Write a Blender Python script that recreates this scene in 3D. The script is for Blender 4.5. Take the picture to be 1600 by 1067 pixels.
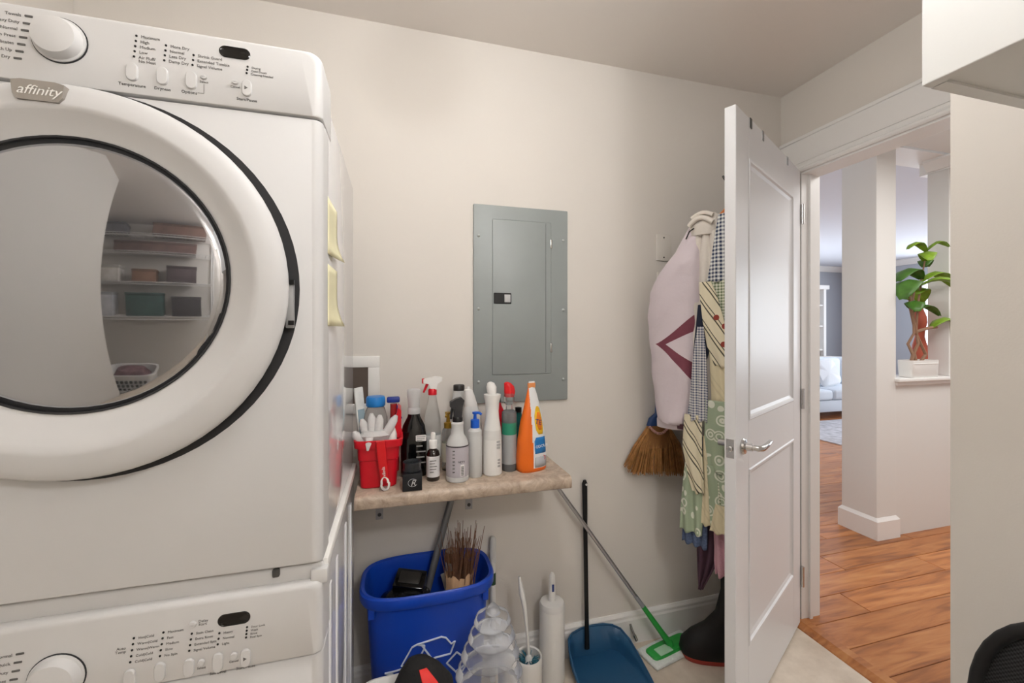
import bpy, bmesh, math, random
from mathutils import Vector, Matrix
random.seed(7)
S = bpy.context.scene
for o in list(bpy.data.objects): bpy.data.objects.remove(o)
COL = S.collection
PI = math.pi

# ---------------------------------------------------------------- camera
cam_d = bpy.data.cameras.new('camera'); cam = bpy.data.objects.new('camera', cam_d); COL.objects.link(cam)
cam.location = (0, 0, 1.325); cam.rotation_euler = (PI/2, 0, math.radians(-15.45))
cam_d.sensor_fit = 'HORIZONTAL'; cam_d.sensor_width = 36; cam_d.lens = 36*655/1600
cam_d.shift_y = -16.5/1600; cam_d.clip_start = .02
S.camera = cam
# ---------------------------------------------------------------- world + lights + exposure
W = bpy.data.worlds.new('world'); S.world = W; W.use_nodes = True
W.node_tree.nodes['Background'].inputs[0].default_value = (.86, .93, 1, 1)
W.node_tree.nodes['Background'].inputs[1].default_value = 2.2
def area(name, loc, rot, sx, sy, power, col=(1,1,1)):
    l = bpy.data.lights.new(name, 'AREA'); l.shape = 'RECTANGLE'; l.size = sx; l.size_y = sy; l.energy = power; l.color = col
    o = bpy.data.objects.new(name, l); COL.objects.link(o); o.location = loc; o.rotation_euler = rot; return o
area('hall_fill_light', (2.7, .9, 2.43), (0, 0, 0), .7, .7, 14, (1, .99, .97))  # both hall area lights are added fill, with no fixture there
area('hall_fill_light', (4.2, 1.0, 2.43), (0, 0, 0), .7, .7, 14, (1, .99, .97))
area('living_window_daylight', (8.8, 3.6, 1.5), (0, PI/2, 0), 2.0, 2.6, 70, (.86, .93, 1))
area('living_window_daylight', (5.2, 6.45, 1.55), (-PI/2, 0, 0), 2.4, 1.8, 45, (.86, .93, 1))
S.view_settings.view_transform = 'Standard'; S.view_settings.look = 'None'
S.view_settings.gamma = 1; S.view_settings.use_curve_mapping = False
S.view_settings.exposure = 0.34

# ---------------------------------------------------------------- materials
def lin(c):
    return tuple(((v/255)/12.92 if v/255 <= .04045 else ((v/255+.055)/1.055)**2.4) for v in c)
MATS = {}
def mat(name, col, rough=.5, metal=0., noise=0., nscale=20., bump=0., bscale=200., trans=0., ior=1.45, coat=0., emit=None, sheen=0., stretch=None):
    if name in MATS: return MATS[name]
    m = bpy.data.materials.new(name); m.use_nodes = True; MATS[name] = m
    nt = m.node_tree; p = nt.nodes['Principled BSDF']
    c = lin(col); p.inputs['Base Color'].default_value = (*c, 1)
    p.inputs['Roughness'].default_value = rough; p.inputs['Metallic'].default_value = metal
    p.inputs['IOR'].default_value = ior; p.inputs['Transmission Weight'].default_value = trans
    p.inputs['Coat Weight'].default_value = coat; p.inputs['Sheen Weight'].default_value = sheen
    if emit:
        p.inputs['Emission Color'].default_value = (*lin(emit[0]), 1); p.inputs['Emission Strength'].default_value = emit[1]
    if noise or bump:
        tc = nt.nodes.new('ShaderNodeTexCoord'); mp = nt.nodes.new('ShaderNodeMapping')
        nt.links.new(tc.outputs['Object'], mp.inputs[0])
        if stretch: mp.inputs['Scale'].default_value = stretch
    if noise:
        n = nt.nodes.new('ShaderNodeTexNoise'); n.inputs['Scale'].default_value = nscale; n.inputs['Detail'].default_value = 6
        nt.links.new(mp.outputs[0], n.inputs['Vector'])
        r = nt.nodes.new('ShaderNodeValToRGB'); r.color_ramp.elements[0].position = .3; r.color_ramp.elements[1].position = .7
        lo = [max(0, v*(1-noise)) for v in c]; hi = [min(1, v*(1+noise)) for v in c]
        r.color_ramp.elements[0].color = (*lo, 1); r.color_ramp.elements[1].color = (*hi, 1)
        nt.links.new(n.outputs['Fac'], r.inputs[0]); nt.links.new(r.outputs[0], p.inputs['Base Color'])
    if bump:
        n = nt.nodes.new('ShaderNodeTexNoise'); n.inputs['Scale'].default_value = bscale; n.inputs['Detail'].default_value = 3
        nt.links.new(mp.outputs[0], n.inputs['Vector'])
        b = nt.nodes.new('ShaderNodeBump'); b.inputs['Strength'].default_value = bump; b.inputs['Distance'].default_value = .01
        nt.links.new(n.outputs['Fac'], b.inputs['Height']); nt.links.new(b.outputs[0], p.inputs['Normal'])
    return m
wall_m = mat('wall_paint', (224, 218, 210), .75, bump=.03, bscale=260)
ceil_m = mat('ceiling_paint', (238, 231, 224), .85, bump=.03, bscale=220)
hall_m = mat('hall_wall_paint', (226, 224, 220), .75)
grey_wall_m = mat('living_wall_paint', (176, 180, 188), .8)
trim_m = mat('trim_paint', (238, 236, 233), .4)
door_m = mat('door_paint', (232, 232, 233), .35, bump=.02, bscale=150)
white_m = mat('white_enamel', (206, 205, 204), .45)
console_m = mat('console_plastic', (210, 209, 208), .45)
side_m = mat('appliance_side_enamel', (226, 226, 229), .12, coat=.5)
black_m = mat('black_plastic', (14, 14, 15), .35)
dark_m = mat('dark_gap', (40, 40, 42), .6)
print_m = mat('grey_print', (105, 102, 100), .6)
chrome_m = mat('brushed_chrome', (200, 199, 197), .22, 1)
steel_m = mat('painted_steel_grey', (152, 158, 156), .42, noise=.04, nscale=6)
cabinet_m = mat('cabinet_white', (222, 222, 219), .4)
wplastic_m = mat('white_plastic', (235, 233, 229), .38)

# ---------------------------------------------------------------- mesh helpers
class MB:
    def __init__(s): s.bm = bmesh.new(); s.uv = None
    def box(s, x0, x1, y0, y1, z0, z1, bev=0, seg=2, M=None):
        b = bmesh.new(); bmesh.ops.create_cube(b, size=1)
        for v in b.verts: v.co = Vector(((x0+x1)/2+v.co.x*(x1-x0), (y0+y1)/2+v.co.y*(y1-y0), (z0+z1)/2+v.co.z*(z1-z0)))
        if bev: bmesh.ops.bevel(b, geom=b.edges[:], offset=bev, segments=seg, profile=.5, affect='EDGES')
        return s.merge(b, M)
    def merge(s, b, M=None):
        if M is not None: bmesh.ops.transform(b, matrix=M, verts=b.verts)
        me = bpy.data.meshes.new('t'); b.to_mesh(me); b.free(); s.bm.from_mesh(me); bpy.data.meshes.remove(me); return s
    def rings(s, rings, cap=True, closed=True, M=None):
        b = bmesh.new(); vs = [[b.verts.new(p) for p in r] for r in rings]; n = len(vs[0])
        for i in range(len(vs)-1):
            for j in range(n if closed else n-1):
                k = (j+1) % n
                try: b.faces.new((vs[i][j], vs[i][k], vs[i+1][k], vs[i+1][j]))
                except ValueError: pass
        if cap and closed:
            for r in (vs[0][::-1], vs[-1]):
                try: b.faces.new(r)
                except ValueError: pass
        bmesh.ops.recalc_face_normals(b, faces=b.faces)
        return s.merge(b, M)
    def loft(s, secs, n=28, M=None, cap=True):
        """secs: (z, rx, ry[, cx, cy, exponent])"""
        R = []
        for q in secs:
            z, rx, ry = q[:3]; cx = q[3] if len(q) > 3 else 0; cy = q[4] if len(q) > 4 else 0; e = q[5] if len(q) > 5 else 2
            r = []
            for i in range(n):
                a = 2*PI*i/n; c, si = math.cos(a), math.sin(a)
                r.append((cx+rx*math.copysign(abs(c)**(2/e), c), cy+ry*math.copysign(abs(si)**(2/e), si), z))
            R.append(r)
        return s.rings(R, cap, True, M)
    def lathe(s, prof, n=28, M=None, cap=True):
        return s.loft([(z, r, r) for r, z in prof], n, M, cap)
    def tube(s, pts, r, n=8, M=None):
        pts = [Vector(p) for p in pts]; R = []; up = None
        for i, p in enumerate(pts):
            t = (pts[min(i+1, len(pts)-1)]-pts[max(i-1, 0)]).normalized()
            if up is None:
                up = t.orthogonal().normalized()
            up = (up-t*up.dot(t)).normalized(); w = t.cross(up)
            rr = r[i] if isinstance(r, (list, tuple)) else r
            R.append([p+(up*math.cos(2*PI*k/n)+w*math.sin(2*PI*k/n))*rr for k in range(n)])
        return s.rings(R, True, True, M)
    def prism(s, poly, d0, d1, axis='y', M=None):
        """poly of (a,b); axis y: (x,z) extruded in y; axis z: (x,y) in z; axis x: (y,z) in x"""
        f = {'y': lambda a, b, d: (a, d, b), 'z': lambda a, b, d: (a, b, d), 'x': lambda a, b, d: (d, a, b)}[axis]
        return s.rings([[f(a, b, d0) for a, b in poly], [f(a, b, d1) for a, b in poly]], True, True, M)
    def build(s, name, m, parent=None, smooth=True, ang=40, sub=0, solid=0, base=None):
        loc = Vector((0, 0, 0))
        top = parent
        while top is not None and top.parent is not None: top = top.parent
        if parent is not None and not top.get('_local'):
            q = parent
            while q is not None: loc += q.location; q = q.parent
        elif base is not None: loc = Vector(base)
        if loc.length: bmesh.ops.translate(s.bm, vec=-loc, verts=s.bm.verts)
        me = bpy.data.meshes.new(name); s.bm.to_mesh(me); s.bm.free()
        for mm in (m if isinstance(m, (list, tuple)) else [m]): me.materials.append(mm)
        if smooth:
            for p in me.polygons: p.use_smooth = True
            try: me.set_sharp_from_angle(angle=math.radians(ang))
            except Exception: pass
        o = bpy.data.objects.new(name, me); COL.objects.link(o)
        if parent is not None: o.parent = parent
        elif base is not None: o.location = base
        if solid:
            k = o.modifiers.new('thickness', 'SOLIDIFY'); k.thickness = solid; k.offset = 0
        if sub:
            k = o.modifiers.new('smooth', 'SUBSURF'); k.levels = sub; k.render_levels = sub
        return o
def tag(o, label, cat=None, group=None, kind=None):
    if label: o['label'] = label
    if cat: o['category'] = cat
    if group: o['group'] = group
    if kind: o['kind'] = kind
    return o
def thing(name, label, cat, loc=(0, 0, 0), rotz=0, group=None, kind=None, local=False):
    o = bpy.data.objects.new(name, None); COL.objects.link(o); o.location = loc; o.rotation_euler = (0, 0, rotz); o.empty_display_size = .05
    if local or rotz: o['_local'] = 1
    return tag(o, label, cat, group, kind)
def struct(name, mb, m, label=None, **k):
    o = mb.build(name, m, smooth=k.pop('smooth', False), **k); o['kind'] = 'structure'
    if label: o['label'] = label
    return o
def bx(*a, **k): return MB().box(*a, **k)
def text(body, size, loc, m, parent, rot=(PI/2, 0, 0), name='lettering', align='LEFT', spacing=1.0, ext=.0002, shear=0, M=None, world=True):
    c = bpy.data.curves.new('txt', 'FONT'); c.body = body; c.size = size; c.align_x = align; c.space_line = spacing; c.extrude = ext; c.shear = shear; c.resolution_u = 2
    o = bpy.data.objects.new('txt', c); COL.objects.link(o)
    me = bpy.data.meshes.new_from_object(o); bpy.data.objects.remove(o)
    T = M if M is not None else Matrix.Translation(loc) @ Vector((0, 0, 0)).to_track_quat('Z', 'Y').to_matrix().to_4x4() if False else (M if M is not None else Matrix.Translation(loc) @ (Matrix.Rotation(rot[2], 4, 'Z') @ Matrix.Rotation(rot[1], 4, 'Y') @ Matrix.Rotation(rot[0], 4, 'X')))
    me.transform(T)
    if parent is not None and not parent.get('_local'):
        q = parent; l = Vector((0, 0, 0))
        while q is not None: l += q.location; q = q.parent
        me.transform(Matrix.Translation(-l))
    me.materials.clear(); me.materials.append(m)
    t = bpy.data.objects.new(name, me); COL.objects.link(t); t.parent = parent; return t

# ---------------------------------------------------------------- room shell
def nodes_floor():
    m = bpy.data.materials.new('stone_look_tile'); m.use_nodes = True; nt = m.node_tree; p = nt.nodes['Principled BSDF']
    tc = nt.nodes.new('ShaderNodeTexCoord'); n = nt.nodes.new('ShaderNodeTexNoise'); n.inputs['Scale'].default_value = 5; n.inputs['Detail'].default_value = 9; n.inputs['Roughness'].default_value = .65
    nt.links.new(tc.outputs['Object'], n.inputs['Vector'])
    r = nt.nodes.new('ShaderNodeValToRGB'); e = r.color_ramp.elements
    e[0].position = .3; e[0].color = (*lin((193, 178, 160)), 1); e[1].position = .72; e[1].color = (*lin((232, 219, 203)), 1)
    nt.links.new(n.outputs['Fac'], r.inputs[0]); nt.links.new(r.outputs[0], p.inputs['Base Color']); p.inputs['Roughness'].default_value = .4
    return m
floor_m = nodes_floor()
struct('floor', bx(-1.95, 1.731, -1.62, 1.6, -.06, 0), floor_m, 'beige mottled stone-look laundry floor')
struct('wall_back', bx(-1.0, 1.9, 1.59, 1.7, -.06, 2.5), wall_m, 'cream painted back wall of the laundry room')
w = MB(); w.box(-1.05, -.95, -.48, 1.59, -.06, 2.5); w.box(-2.05, -1.05, -.48, -.4, -.06, 2.5); w.box(-2.05, -1.95, -1.62, -.48, -.06, 2.5)
struct('wall_left', w, wall_m, 'cream left wall with a storage recess')
struct('wall_front', bx(-2.05, 1.046, -1.72, -1.62, -.06, 2.5), wall_m)
w = MB()
w.box(1.775, 1.883, 1.5, 1.59, -.06, 2.44); w.box(1.775, 1.883, .5624, .68, -.06, 2.44); w.box(1.775, 1.883, .68, 1.5, 2.05, 2.44)
struct('wall_right', w, wall_m, 'cream wall around the open doorway')
struct('wall_corner', bx(1.046, 1.883, -1.72, .5624, -.06, 2.5), wall_m, 'cream projecting wall beside the doorway')
struct('ceiling', bx(-2.05, 1.883, -1.72, 1.6, 2.44, 2.52), ceil_m, 'cream painted laundry ceiling')
def baseboard(name, path_box, m=trim_m): return struct(name, path_box, m)
def bb_x(x0, x1, yw, s=-1, z0=0, h=.13):   # along X on a wall at yw, s = direction into the room
    poly = [(yw, z0), (yw+s*.015, z0), (yw+s*.015, z0+h-.03), (yw+s*.012, z0+h-.022), (yw+s*.012, z0+h-.012), (yw+s*.006, z0+h), (yw, z0+h)]
    return MB().rings([[(x0, a, b) for a, b in poly], [(x1, a, b) for a, b in poly]])
def bb_y(y0, y1, xw, s=-1, z0=0, h=.13):
    poly = [(xw, z0), (xw+s*.015, z0), (xw+s*.015, z0+h-.03), (xw+s*.012, z0+h-.022), (xw+s*.012, z0+h-.012), (xw+s*.006, z0+h), (xw, z0+h)]
    return MB().rings([[(a, y0, b) for a, b in poly], [(a, y1, b) for a, b in poly]])
struct('baseboard_back', bb_x(-.95, 1.757, 1.59), trim_m, 'white moulded baseboard along the back wall')
struct('baseboard_right', bb_y(-1.6, .55, 1.046), trim_m)
# door casing (head + legs) on the laundry side, jamb lining
c = MB()
prof = [(0, 0), (-.012, 0), (-.018, .006), (-.018, .014), (-.012, .018), (-.016, .026), (-.016, .036), (-.010, .040), (0, .042)]
c.rings([[(1.775+a, .61, 2.045+b) for a, b in prof], [(1.775+a, 1.575, 2.045+b) for a, b in prof]])
c.box(1.767, 1.775, .6, 1.585, 2.087, 2.19); c.box(1.76, 1.775, .595, 1.588, 2.19, 2.205, .003)
struct('trim_1', c, trim_m, 'white moulded head casing above the doorway')
struct('trim_2', MB().box(1.757, 1.775, 1.505, 1.575, 0, 2.045, .004), trim_m, 'white casing leg beside the hinges')
struct('trim_3', MB().box(1.757, 1.775, .605, .675, 0, 2.045, .004), trim_m)
j = MB(); j.box(1.775, 1.883, 1.485, 1.5, 0, 2.05); j.box(1.775, 1.883, .68, .695, 0, 2.05); j.box(1.775, 1.883, .695, 1.485, 2.037, 2.05); j.box(1.815, 1.83, 1.475, 1.486, 0, 2.037)
struct('trim_4', j, trim_m, 'white door jamb lining with stop')
# ---------------------------------------------------------------- hall and living room beyond the door
def wood():
    m = bpy.data.materials.new('oak_floor_boards'); m.use_nodes = True; nt = m.node_tree; p = nt.nodes['Principled BSDF']; L = nt.links.new
    tc = nt.nodes.new('ShaderNodeTexCoord'); oi = nt.nodes.new('ShaderNodeObjectInfo')
    add = nt.nodes.new('ShaderNodeVectorMath'); add.operation = 'ADD'; sc = nt.nodes.new('ShaderNodeVectorMath'); sc.operation = 'SCALE'; sc.inputs['Scale'].default_value = 37
    cmb = nt.nodes.new('ShaderNodeCombineXYZ'); L(oi.outputs['Random'], cmb.inputs[0]); L(oi.outputs['Random'], cmb.inputs[1]); L(cmb.outputs[0], sc.inputs[0])
    L(tc.outputs['Object'], add.inputs[0]); L(sc.outputs[0], add.inputs[1])
    mp = nt.nodes.new('ShaderNodeMapping'); mp.inputs['Scale'].default_value = (1.2, 11, 11); L(add.outputs[0], mp.inputs[0])
    n = nt.nodes.new('ShaderNodeTexNoise'); n.inputs['Scale'].default_value = 2.2; n.inputs['Detail'].default_value = 8; n.inputs['Distortion'].default_value = 1.2; L(mp.outputs[0], n.inputs['Vector'])
    r = nt.nodes.new('ShaderNodeValToRGB'); e = r.color_ramp.elements
    e[0].position = .28; e[0].color = (*lin((138, 82, 46)), 1); e[1].position = .75; e[1].color = (*lin((208, 146, 90)), 1)
    k = e.new(.5); k.color = (*lin((186, 118, 66)), 1)
    L(n.outputs['Fac'], r.inputs[0])
    hs = nt.nodes.new('ShaderNodeHueSaturation'); mr = nt.nodes.new('ShaderNodeMapRange'); mr.inputs['To Min'].default_value = .78; mr.inputs['To Max'].default_value = 1.12
    L(oi.outputs['Random'], mr.inputs[0]); L(mr.outputs[0], hs.inputs['Value']); L(r.outputs[0], hs.inputs['Color']); L(hs.outputs[0], p.inputs['Base Color'])
    p.inputs['Roughness'].default_value = .3
    b = nt.nodes.new('ShaderNodeBump'); b.inputs['Strength'].default_value = .12; b.inputs['Distance'].default_value = .004; L(n.outputs['Fac'], b.inputs['Height']); L(b.outputs[0], p.inputs['Normal'])
    return m
wood_m = wood()
hall_floor = struct('floor_hall', bx(1.74, 9.0, -.6, 6.6, -.06, .004), mat('subfloor_brown', (120, 68, 40), .6), 'oak plank floor of the hall and living room')
pm = {}
row = 0; y = -.3
while y < 6.3:
    x = 1.797 - (row*.53 % 1.3)
    while x < 7.6:
        x0 = max(x, 1.797); x1 = min(x+1.5, 8.9)
        far = (x1 < 2.6 and y > 2.2) or (y > 2.3 and x1 < y*1.05) or (x0 > y*2.0+1.6)
        if x1-x0 > .05 and not far:
            L_ = round(x1-x0, 2)
            if L_ not in pm:
                b = MB(); b.box(0, L_-.003, 0, .1425, 0, .011, .0018, 1)
                o = b.build('plank', wood_m, smooth=False); pm[L_] = o.data
            else:
                o = bpy.data.objects.new('plank', pm[L_]); COL.objects.link(o)
            o.location = (x0, y, .004); o.parent = hall_floor
        x += 1.5
    y += .145; row += 1
th = MB().rings([[(1.727, .55, 0), (1.731, .55, .004), (1.76, .55, .016), (1.797, .55, .0165), (1.797, .55, 0)], [(1.727, 1.52, 0), (1.731, 1.52, .004), (1.76, 1.52, .016), (1.797, 1.52, .0165), (1.797, 1.52, 0)]])
struct('trim_5', th, wood_m, 'oak threshold strip between tile and planks')
FZ = .015
struct('ceiling_hall', bx(1.883, 9, -.6, 1.9, 2.5, 2.58), hall_m); struct('ceiling_living', bx(1.883, 9, 1.9, 6.6, 2.62, 2.7), mat('living_ceiling', (214, 216, 224), .85))
struct('wall_hall', bx(1.883, 9, -.7, -.6, 0, 2.6), hall_m); struct('wall_hall_side', bx(1.775, 1.883, 1.59, 6.6, 0, 2.7), hall_m)
lw = MB(); lw.box(1.8, 9, 6.5, 6.6, 0, .5); lw.box(1.8, 9, 6.5, 6.6, 2.15, 2.7); lw.box(1.8, 4.0, 6.5, 6.6, .5, 2.15); lw.box(6.4, 9, 6.5, 6.6, .5, 2.15)
struct('wall_living', lw, grey_wall_m, 'pale blue-grey living room wall')
lw = MB(); lw.box(8.9, 9, -.6, 6.6, 0, .4); lw.box(8.9, 9, -.6, 6.6, 2.3, 2.7); lw.box(8.9, 9, -.6, 2.0, .4, 2.3); lw.box(8.9, 9, 5.2, 6.6, .4, 2.3)
struct('wall_living_side', lw, grey_wall_m, 'living room side wall with a wide window')
wf = MB()
for yy in (2.0, 3.06, 4.12, 5.16): wf.box(8.88, 8.98, yy, yy+.05, .4, 2.3)
wf.box(8.86, 8.98, 2.0, 5.2, .38, .43); wf.box(8.88, 8.98, 2.0, 5.2, 2.26, 2.31)
wn = struct('window_1', wf, trim_m, 'white framed window in the living room')
for yy in (2.05, 3.11, 4.17): bx(8.93, 8.936, yy, yy+1.0, .43, 2.26).build('pane', mat('window_glass', (250, 252, 255), .0, trans=1., ior=1.01), wn, smooth=False)
cr = MB(); pr = [(0, 0), (0, -.1), (-.02, -.1), (-.09, -.02), (-.09, 0)]
cr.rings([[(1.9, 6.5+a, 2.62+b) for a, b in pr], [(8.9, 6.5+a, 2.62+b) for a, b in pr]]); struct('trim_6', cr, trim_m, 'white crown moulding in the living room')
cr = MB(); cr.rings([[(8.9+a, -.6, 2.62+b) for a, b in pr], [(8.9+a, 6.5, 2.62+b) for a, b in pr]]); struct('trim_7', cr, trim_m)
# hall columns, half wall, header
def column(name, x0, x1, y0, y1, z0, z1, label, base=True):
    t = tag(bpy.data.objects.new(name, None), label, None, None, 'structure'); COL.objects.link(t); t.location = ((x0+x1)/2, (y0+y1)/2, z0)
    bx(x0, x1, y0, y1, z0, z1, bev=.004).build('shaft', hall_m, t, smooth=False)
    if base:
        b = MB(); b.loft([(z0, (x1-x0)/2+.016, (y1-y0)/2+.016, 0, 0, 40), (z0+.115, (x1-x0)/2+.016, (y1-y0)/2+.016, 0, 0, 40), (z0+.128, (x1-x0)/2+.006, (y1-y0)/2+.006, 0, 0, 40), (z0+.135, (x1-x0)/2+.001, (y1-y0)/2+.001, 0, 0, 40)], n=64, M=Matrix.Translation(((x0+x1)/2, (y0+y1)/2, 0)))
        b.build('base_moulding', trim_m, t, smooth=False)
    return t
column('pillar', 2.905, 3.075, 1.925, 2.14, FZ, 2.5, 'square white pillar with a white base moulding in the hall')
struct('wall_half', bx(3.075, 4.6, 1.935, 2.055, FZ, 1.0), hall_m, 'white half wall beside the square pillar')
lg = MB(); lg.box(3.06, 4.6, 1.895, 2.095, 1.0, 1.022, .006); lg.box(3.07, 4.6, 1.915, 2.075, .975, 1.0, .006)
struct('trim_8', lg, trim_m, 'white moulded ledge on the half wall')
column('pillar', 3.585, 3.78, 1.935, 2.055, 1.022, 2.42, 'white pillar standing on the half wall ledge', False)
hd = MB(); hd.box(2.9, 9, 1.925, 2.14, 2.5, 2.62); pr2 = [(0, 0), (0, -.07), (-.015, -.07), (-.06, -.015), (-.06, 0)]
hd.rings([[(3.585+a, 1.5, 2.5+b) for a, b in pr2], [(3.585+a, 2.05, 2.5+b) for a, b in pr2]])
hd.box(3.585, 4.6, 1.9, 2.1, 2.42, 2.5)
struct('trim_9', hd, trim_m, 'white header with crown above the half wall')

# ================================================================= OBJECTS
# ---------------------------------------------------------------- dryer
def face_panel(x0, x1, yf, yb, z0, z1, r=.014, rt=.016, kz0=.15, kz1=1.0):
    R = []; corner = 6
    def poly(ins):
        a0, a1, c0, c1 = x0+ins, x1-ins, z0+ins*kz0, z1-ins*kz1; P = []
        for cxx, czz, st, rad in ((a1, c1, 0, rt), (a0, c1, 1, rt), (a0, c0, 2, .004), (a1, c0, 3, .004)):
            ox = cxx-rad if st in (0, 3) else cxx+rad; oz = czz-rad if st in (0, 1) else czz+rad
            for i in range(corner+1):
                an = PI/2*st+PI/2*i/corner; P.append((ox+rad*math.cos(an), oz+rad*math.sin(an)))
        return P
    for k in range(6):
        an = PI/2*k/5; ins = r*(1-math.sin(an)); d = r*(1-math.cos(an)); R.append([(a, yf+d, c) for a, c in poly(ins)])
    R.append([(a, yb, c) for a, c in poly(0)])
    return MB().rings(R)
DX0, DX1, DF = -.815, -.1287, .818
dry = thing('clothes_dryer', 'white front-load dryer with large round glass door stacked on the washer', 'dryer', (-.472, 1.1, .905))
b = MB(); b.box(DX0+.002, DX1, DF+.03, 1.39, .907, 1.775, .012, 3); b.build('cabinet', side_m, dry)
face_panel(DX0, DX1+.001, DF, DF+.07, .907, 1.7045, .016, .004, .3, .1).build('front_panel', white_m, dry)
con = face_panel(DX0, DX1+.001, DF-.003, DF+.1, 1.707, 1.826, .014, .022, .1, .6).build('control_panel', console_m, dry)
CX, CZ = -.478, 1.398
def ylathe(prof, n=72, dx=0, dz=0): # profile (r, y) about a Y axis through the door centre
    return MB().rings([[(CX+dx+r*math.cos(2*PI*i/n), y, CZ+dz*max(0, min(1, (.27-r)/.04))+r*math.sin(2*PI*i/n)) for i in range(n)] for r, y in prof], cap=False)
ylathe([(.3095, .8195), (.309, .8172), (.285, .8168), (.28, .803)], dx=.004).build('recess_shade', dark_m, dry)  # dark ring painted in for the shade of the recess round the door
dr = ylathe([(.24, .806), (.293, .8065), (.299, .802), (.3005, .797), (.2995, .790), (.295, .785), (.285, .7805), (.262, .775), (.256, .7752), (.249, .779), (.235, .788), (.2175, .797), (.21, .8)], dz=.012).build('door_ring', white_m, dry, ang=60)
gp = []
for i in range(13):
    r = .2105*(1-i/12); gp.append((max(r, .0005), .800-.026*(1-(r/.2105)**2)))
ylathe([(.2105, .806)]+gp, dz=.012).build('door_glass', mat('smoked_glass', (172, 173, 177), .03, .92), dry, ang=80)
ylathe([(.213, .7972), (.212, .7962), (.2098, .7968), (.2098, .803)], dz=.012).build('glass_seal', dark_m, dry, ang=60)
bx(-.184, -.172, .8, .815, 1.33, 1.41, bev=.002).build('door_catch', mat('grey_plastic', (150, 150, 150), .5), dry)
for z in (1.335, 1.405): bx(-.179, -.17, .797, .804, z, z+.008).build('slot', black_m, dry, smooth=False)
# badge on the ring
bp = [(-.031, .013), (-.02, .0155), (.02, .0155), (.031, .013), (.029, -.006), (.024, -.0135), (-.024, -.0135), (-.029, -.006)]
b = MB(); b.prism([(-.503+x, 1.674+z) for x, z in bp], .7715, .79, 'y'); bd = b.build('badge', mat('badge_pewter', (158, 152, 145), .35, .4), dry, smooth=False)
text('affinity', .0195, (-.5275, .771, 1.6685), mat('badge_lettering', (238, 236, 232), .4), bd, shear=.35)
def knob(cx, cz, par, y0, r=.031, dep=.019):
    n = 40; pf = [(r+.003, 0), (r+.003, .003), (r, .004), (r*.97, dep*.6), (r*.88, dep*.9), (r*.6, dep), (.0005, dep*1.02)]
    m = MB(); m.rings([[(cx+q*math.cos(2*PI*i/n), y0-d, cz+q*math.sin(2*PI*i/n)) for i in range(n)] for q, d in pf], cap=False)
    k = m.build('dial', console_m, par, ang=50)
    g = MB(); g.rings([[(cx+q*math.cos(2*PI*i/n), y0-d, cz+q*math.sin(2*PI*i/n)) for i in range(n)] for q, d in [(r+.0045, 0), (r+.0045, .0012), (r+.003, .0014)]], cap=False); g.build('dial_ring', dark_m, k)
    for a_ in (-.5, -.2, .1, .4): pass
    return k
def pill(cx, cz, w_, h_, par, y, name='button', m=console_m, dep=.004):
    g = MB(); r = w_/2; P = []
    for i in range(17): a = PI*i/16; P.append((math.cos(a)*r, h_/2-r+math.sin(a)*r))
    for i in range(17): a = PI+PI*i/16; P.append((math.cos(a)*r, -h_/2+r+math.sin(a)*r))
    rings = [[(cx+p*k, y-d, cz+q*(1-(1-k)*w_/h_)) for p, q in P] for k, d in ((1, -.001), (1, dep*.6), (.88, dep*.95), (.5, dep), (.01, dep))]
    g.rings(rings); return g.build(name, m, par, ang=50)
def led(x, z, par, y=.8148): return pill(x, z, .0032, .0036, par, y, 'indicator', black_m, .0006)
CY = DF-.003
knob(-.503, 1.776, dry, CY)
for i, z in enumerate([1.8055+.0005, 1.7945, 1.7835, 1.7725, 1.7615, 1.7505, 1.7395]):
    x = -.5425-.0022*i+.001
    g = MB(); g.box(x-.005, x+.005, CY-.0008, CY, z-.0016, z+.0016, .0006, 1); g.build('indicator', mat('grey_indicator', (92, 90, 88), .5), dry)
for i, tx in enumerate(['Towels', 'Heavy Duty', 'Normal', 'Perm Press', 'Delicates', 'Touch Up', 'Timed Dry']):
    text(tx, .0066, (-.5505-.0022*i, CY-.0003, 1.804-.011*i), print_m, dry, align='RIGHT')
for x, z in ((-.4098, 1.742), (-.3687, 1.742), (-.328, 1.7415)): pill(x, z, .0155, .029, dry, CY)
pill(-.2467, 1.741, .0145, .028, dry, CY); pill(-.3105, 1.7497, .0095, .0075, dry, CY); pill(-.2641, 1.7485, .0095, .0075, dry, CY)
g = MB(); g.prism([(-.2495, 1.7435), (-.2495, 1.7375), (-.2445, 1.7405)], CY-.0046, CY-.004, 'y'); g.build('play_mark', print_m, dry, smooth=False)
def hpill(cx, cz, w_, h_, par, y, m, name='display'):
    g = MB(); r = h_/2; P = [(w_/2-r+math.cos(-PI/2+PI*i/16)*r, math.sin(-PI/2+PI*i/16)*r) for i in range(17)]+[(-w_/2+r+math.cos(PI/2+PI*i/16)*r, math.sin(PI/2+PI*i/16)*r) for i in range(17)]
    g.rings([[(cx+p*k, y-d, cz+q*k) for p, q in P] for k, d in ((1, -.001), (1, .0006), (.93, .0012), (.85, .0002), (.01, .0002))]); return g.build(name, m, par, ang=30)
disp_m = mat('display_black', (20, 18, 17), .12)
hpill(-.2651, 1.799, .047, .0195, dry, CY, disp_m)
def column_text(items, x, z0, dz, par, size=.0066, y=CY, ledx=None):
    for i, tx in enumerate(items):
        led(x-.0008*i, z0-dz*i, par)
        text(tx, size, (x+.006-.0008*i, y-.0003, z0-dz*i-.0024), print_m, par)
column_text(['Maximum', 'High', 'Medium', 'Low', 'Air Fluff/'], -.4046, 1.802, .0085, dry); text('No Heat', .0066, (-.4018, CY-.0003, 1.7595), print_m, dry)
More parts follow.
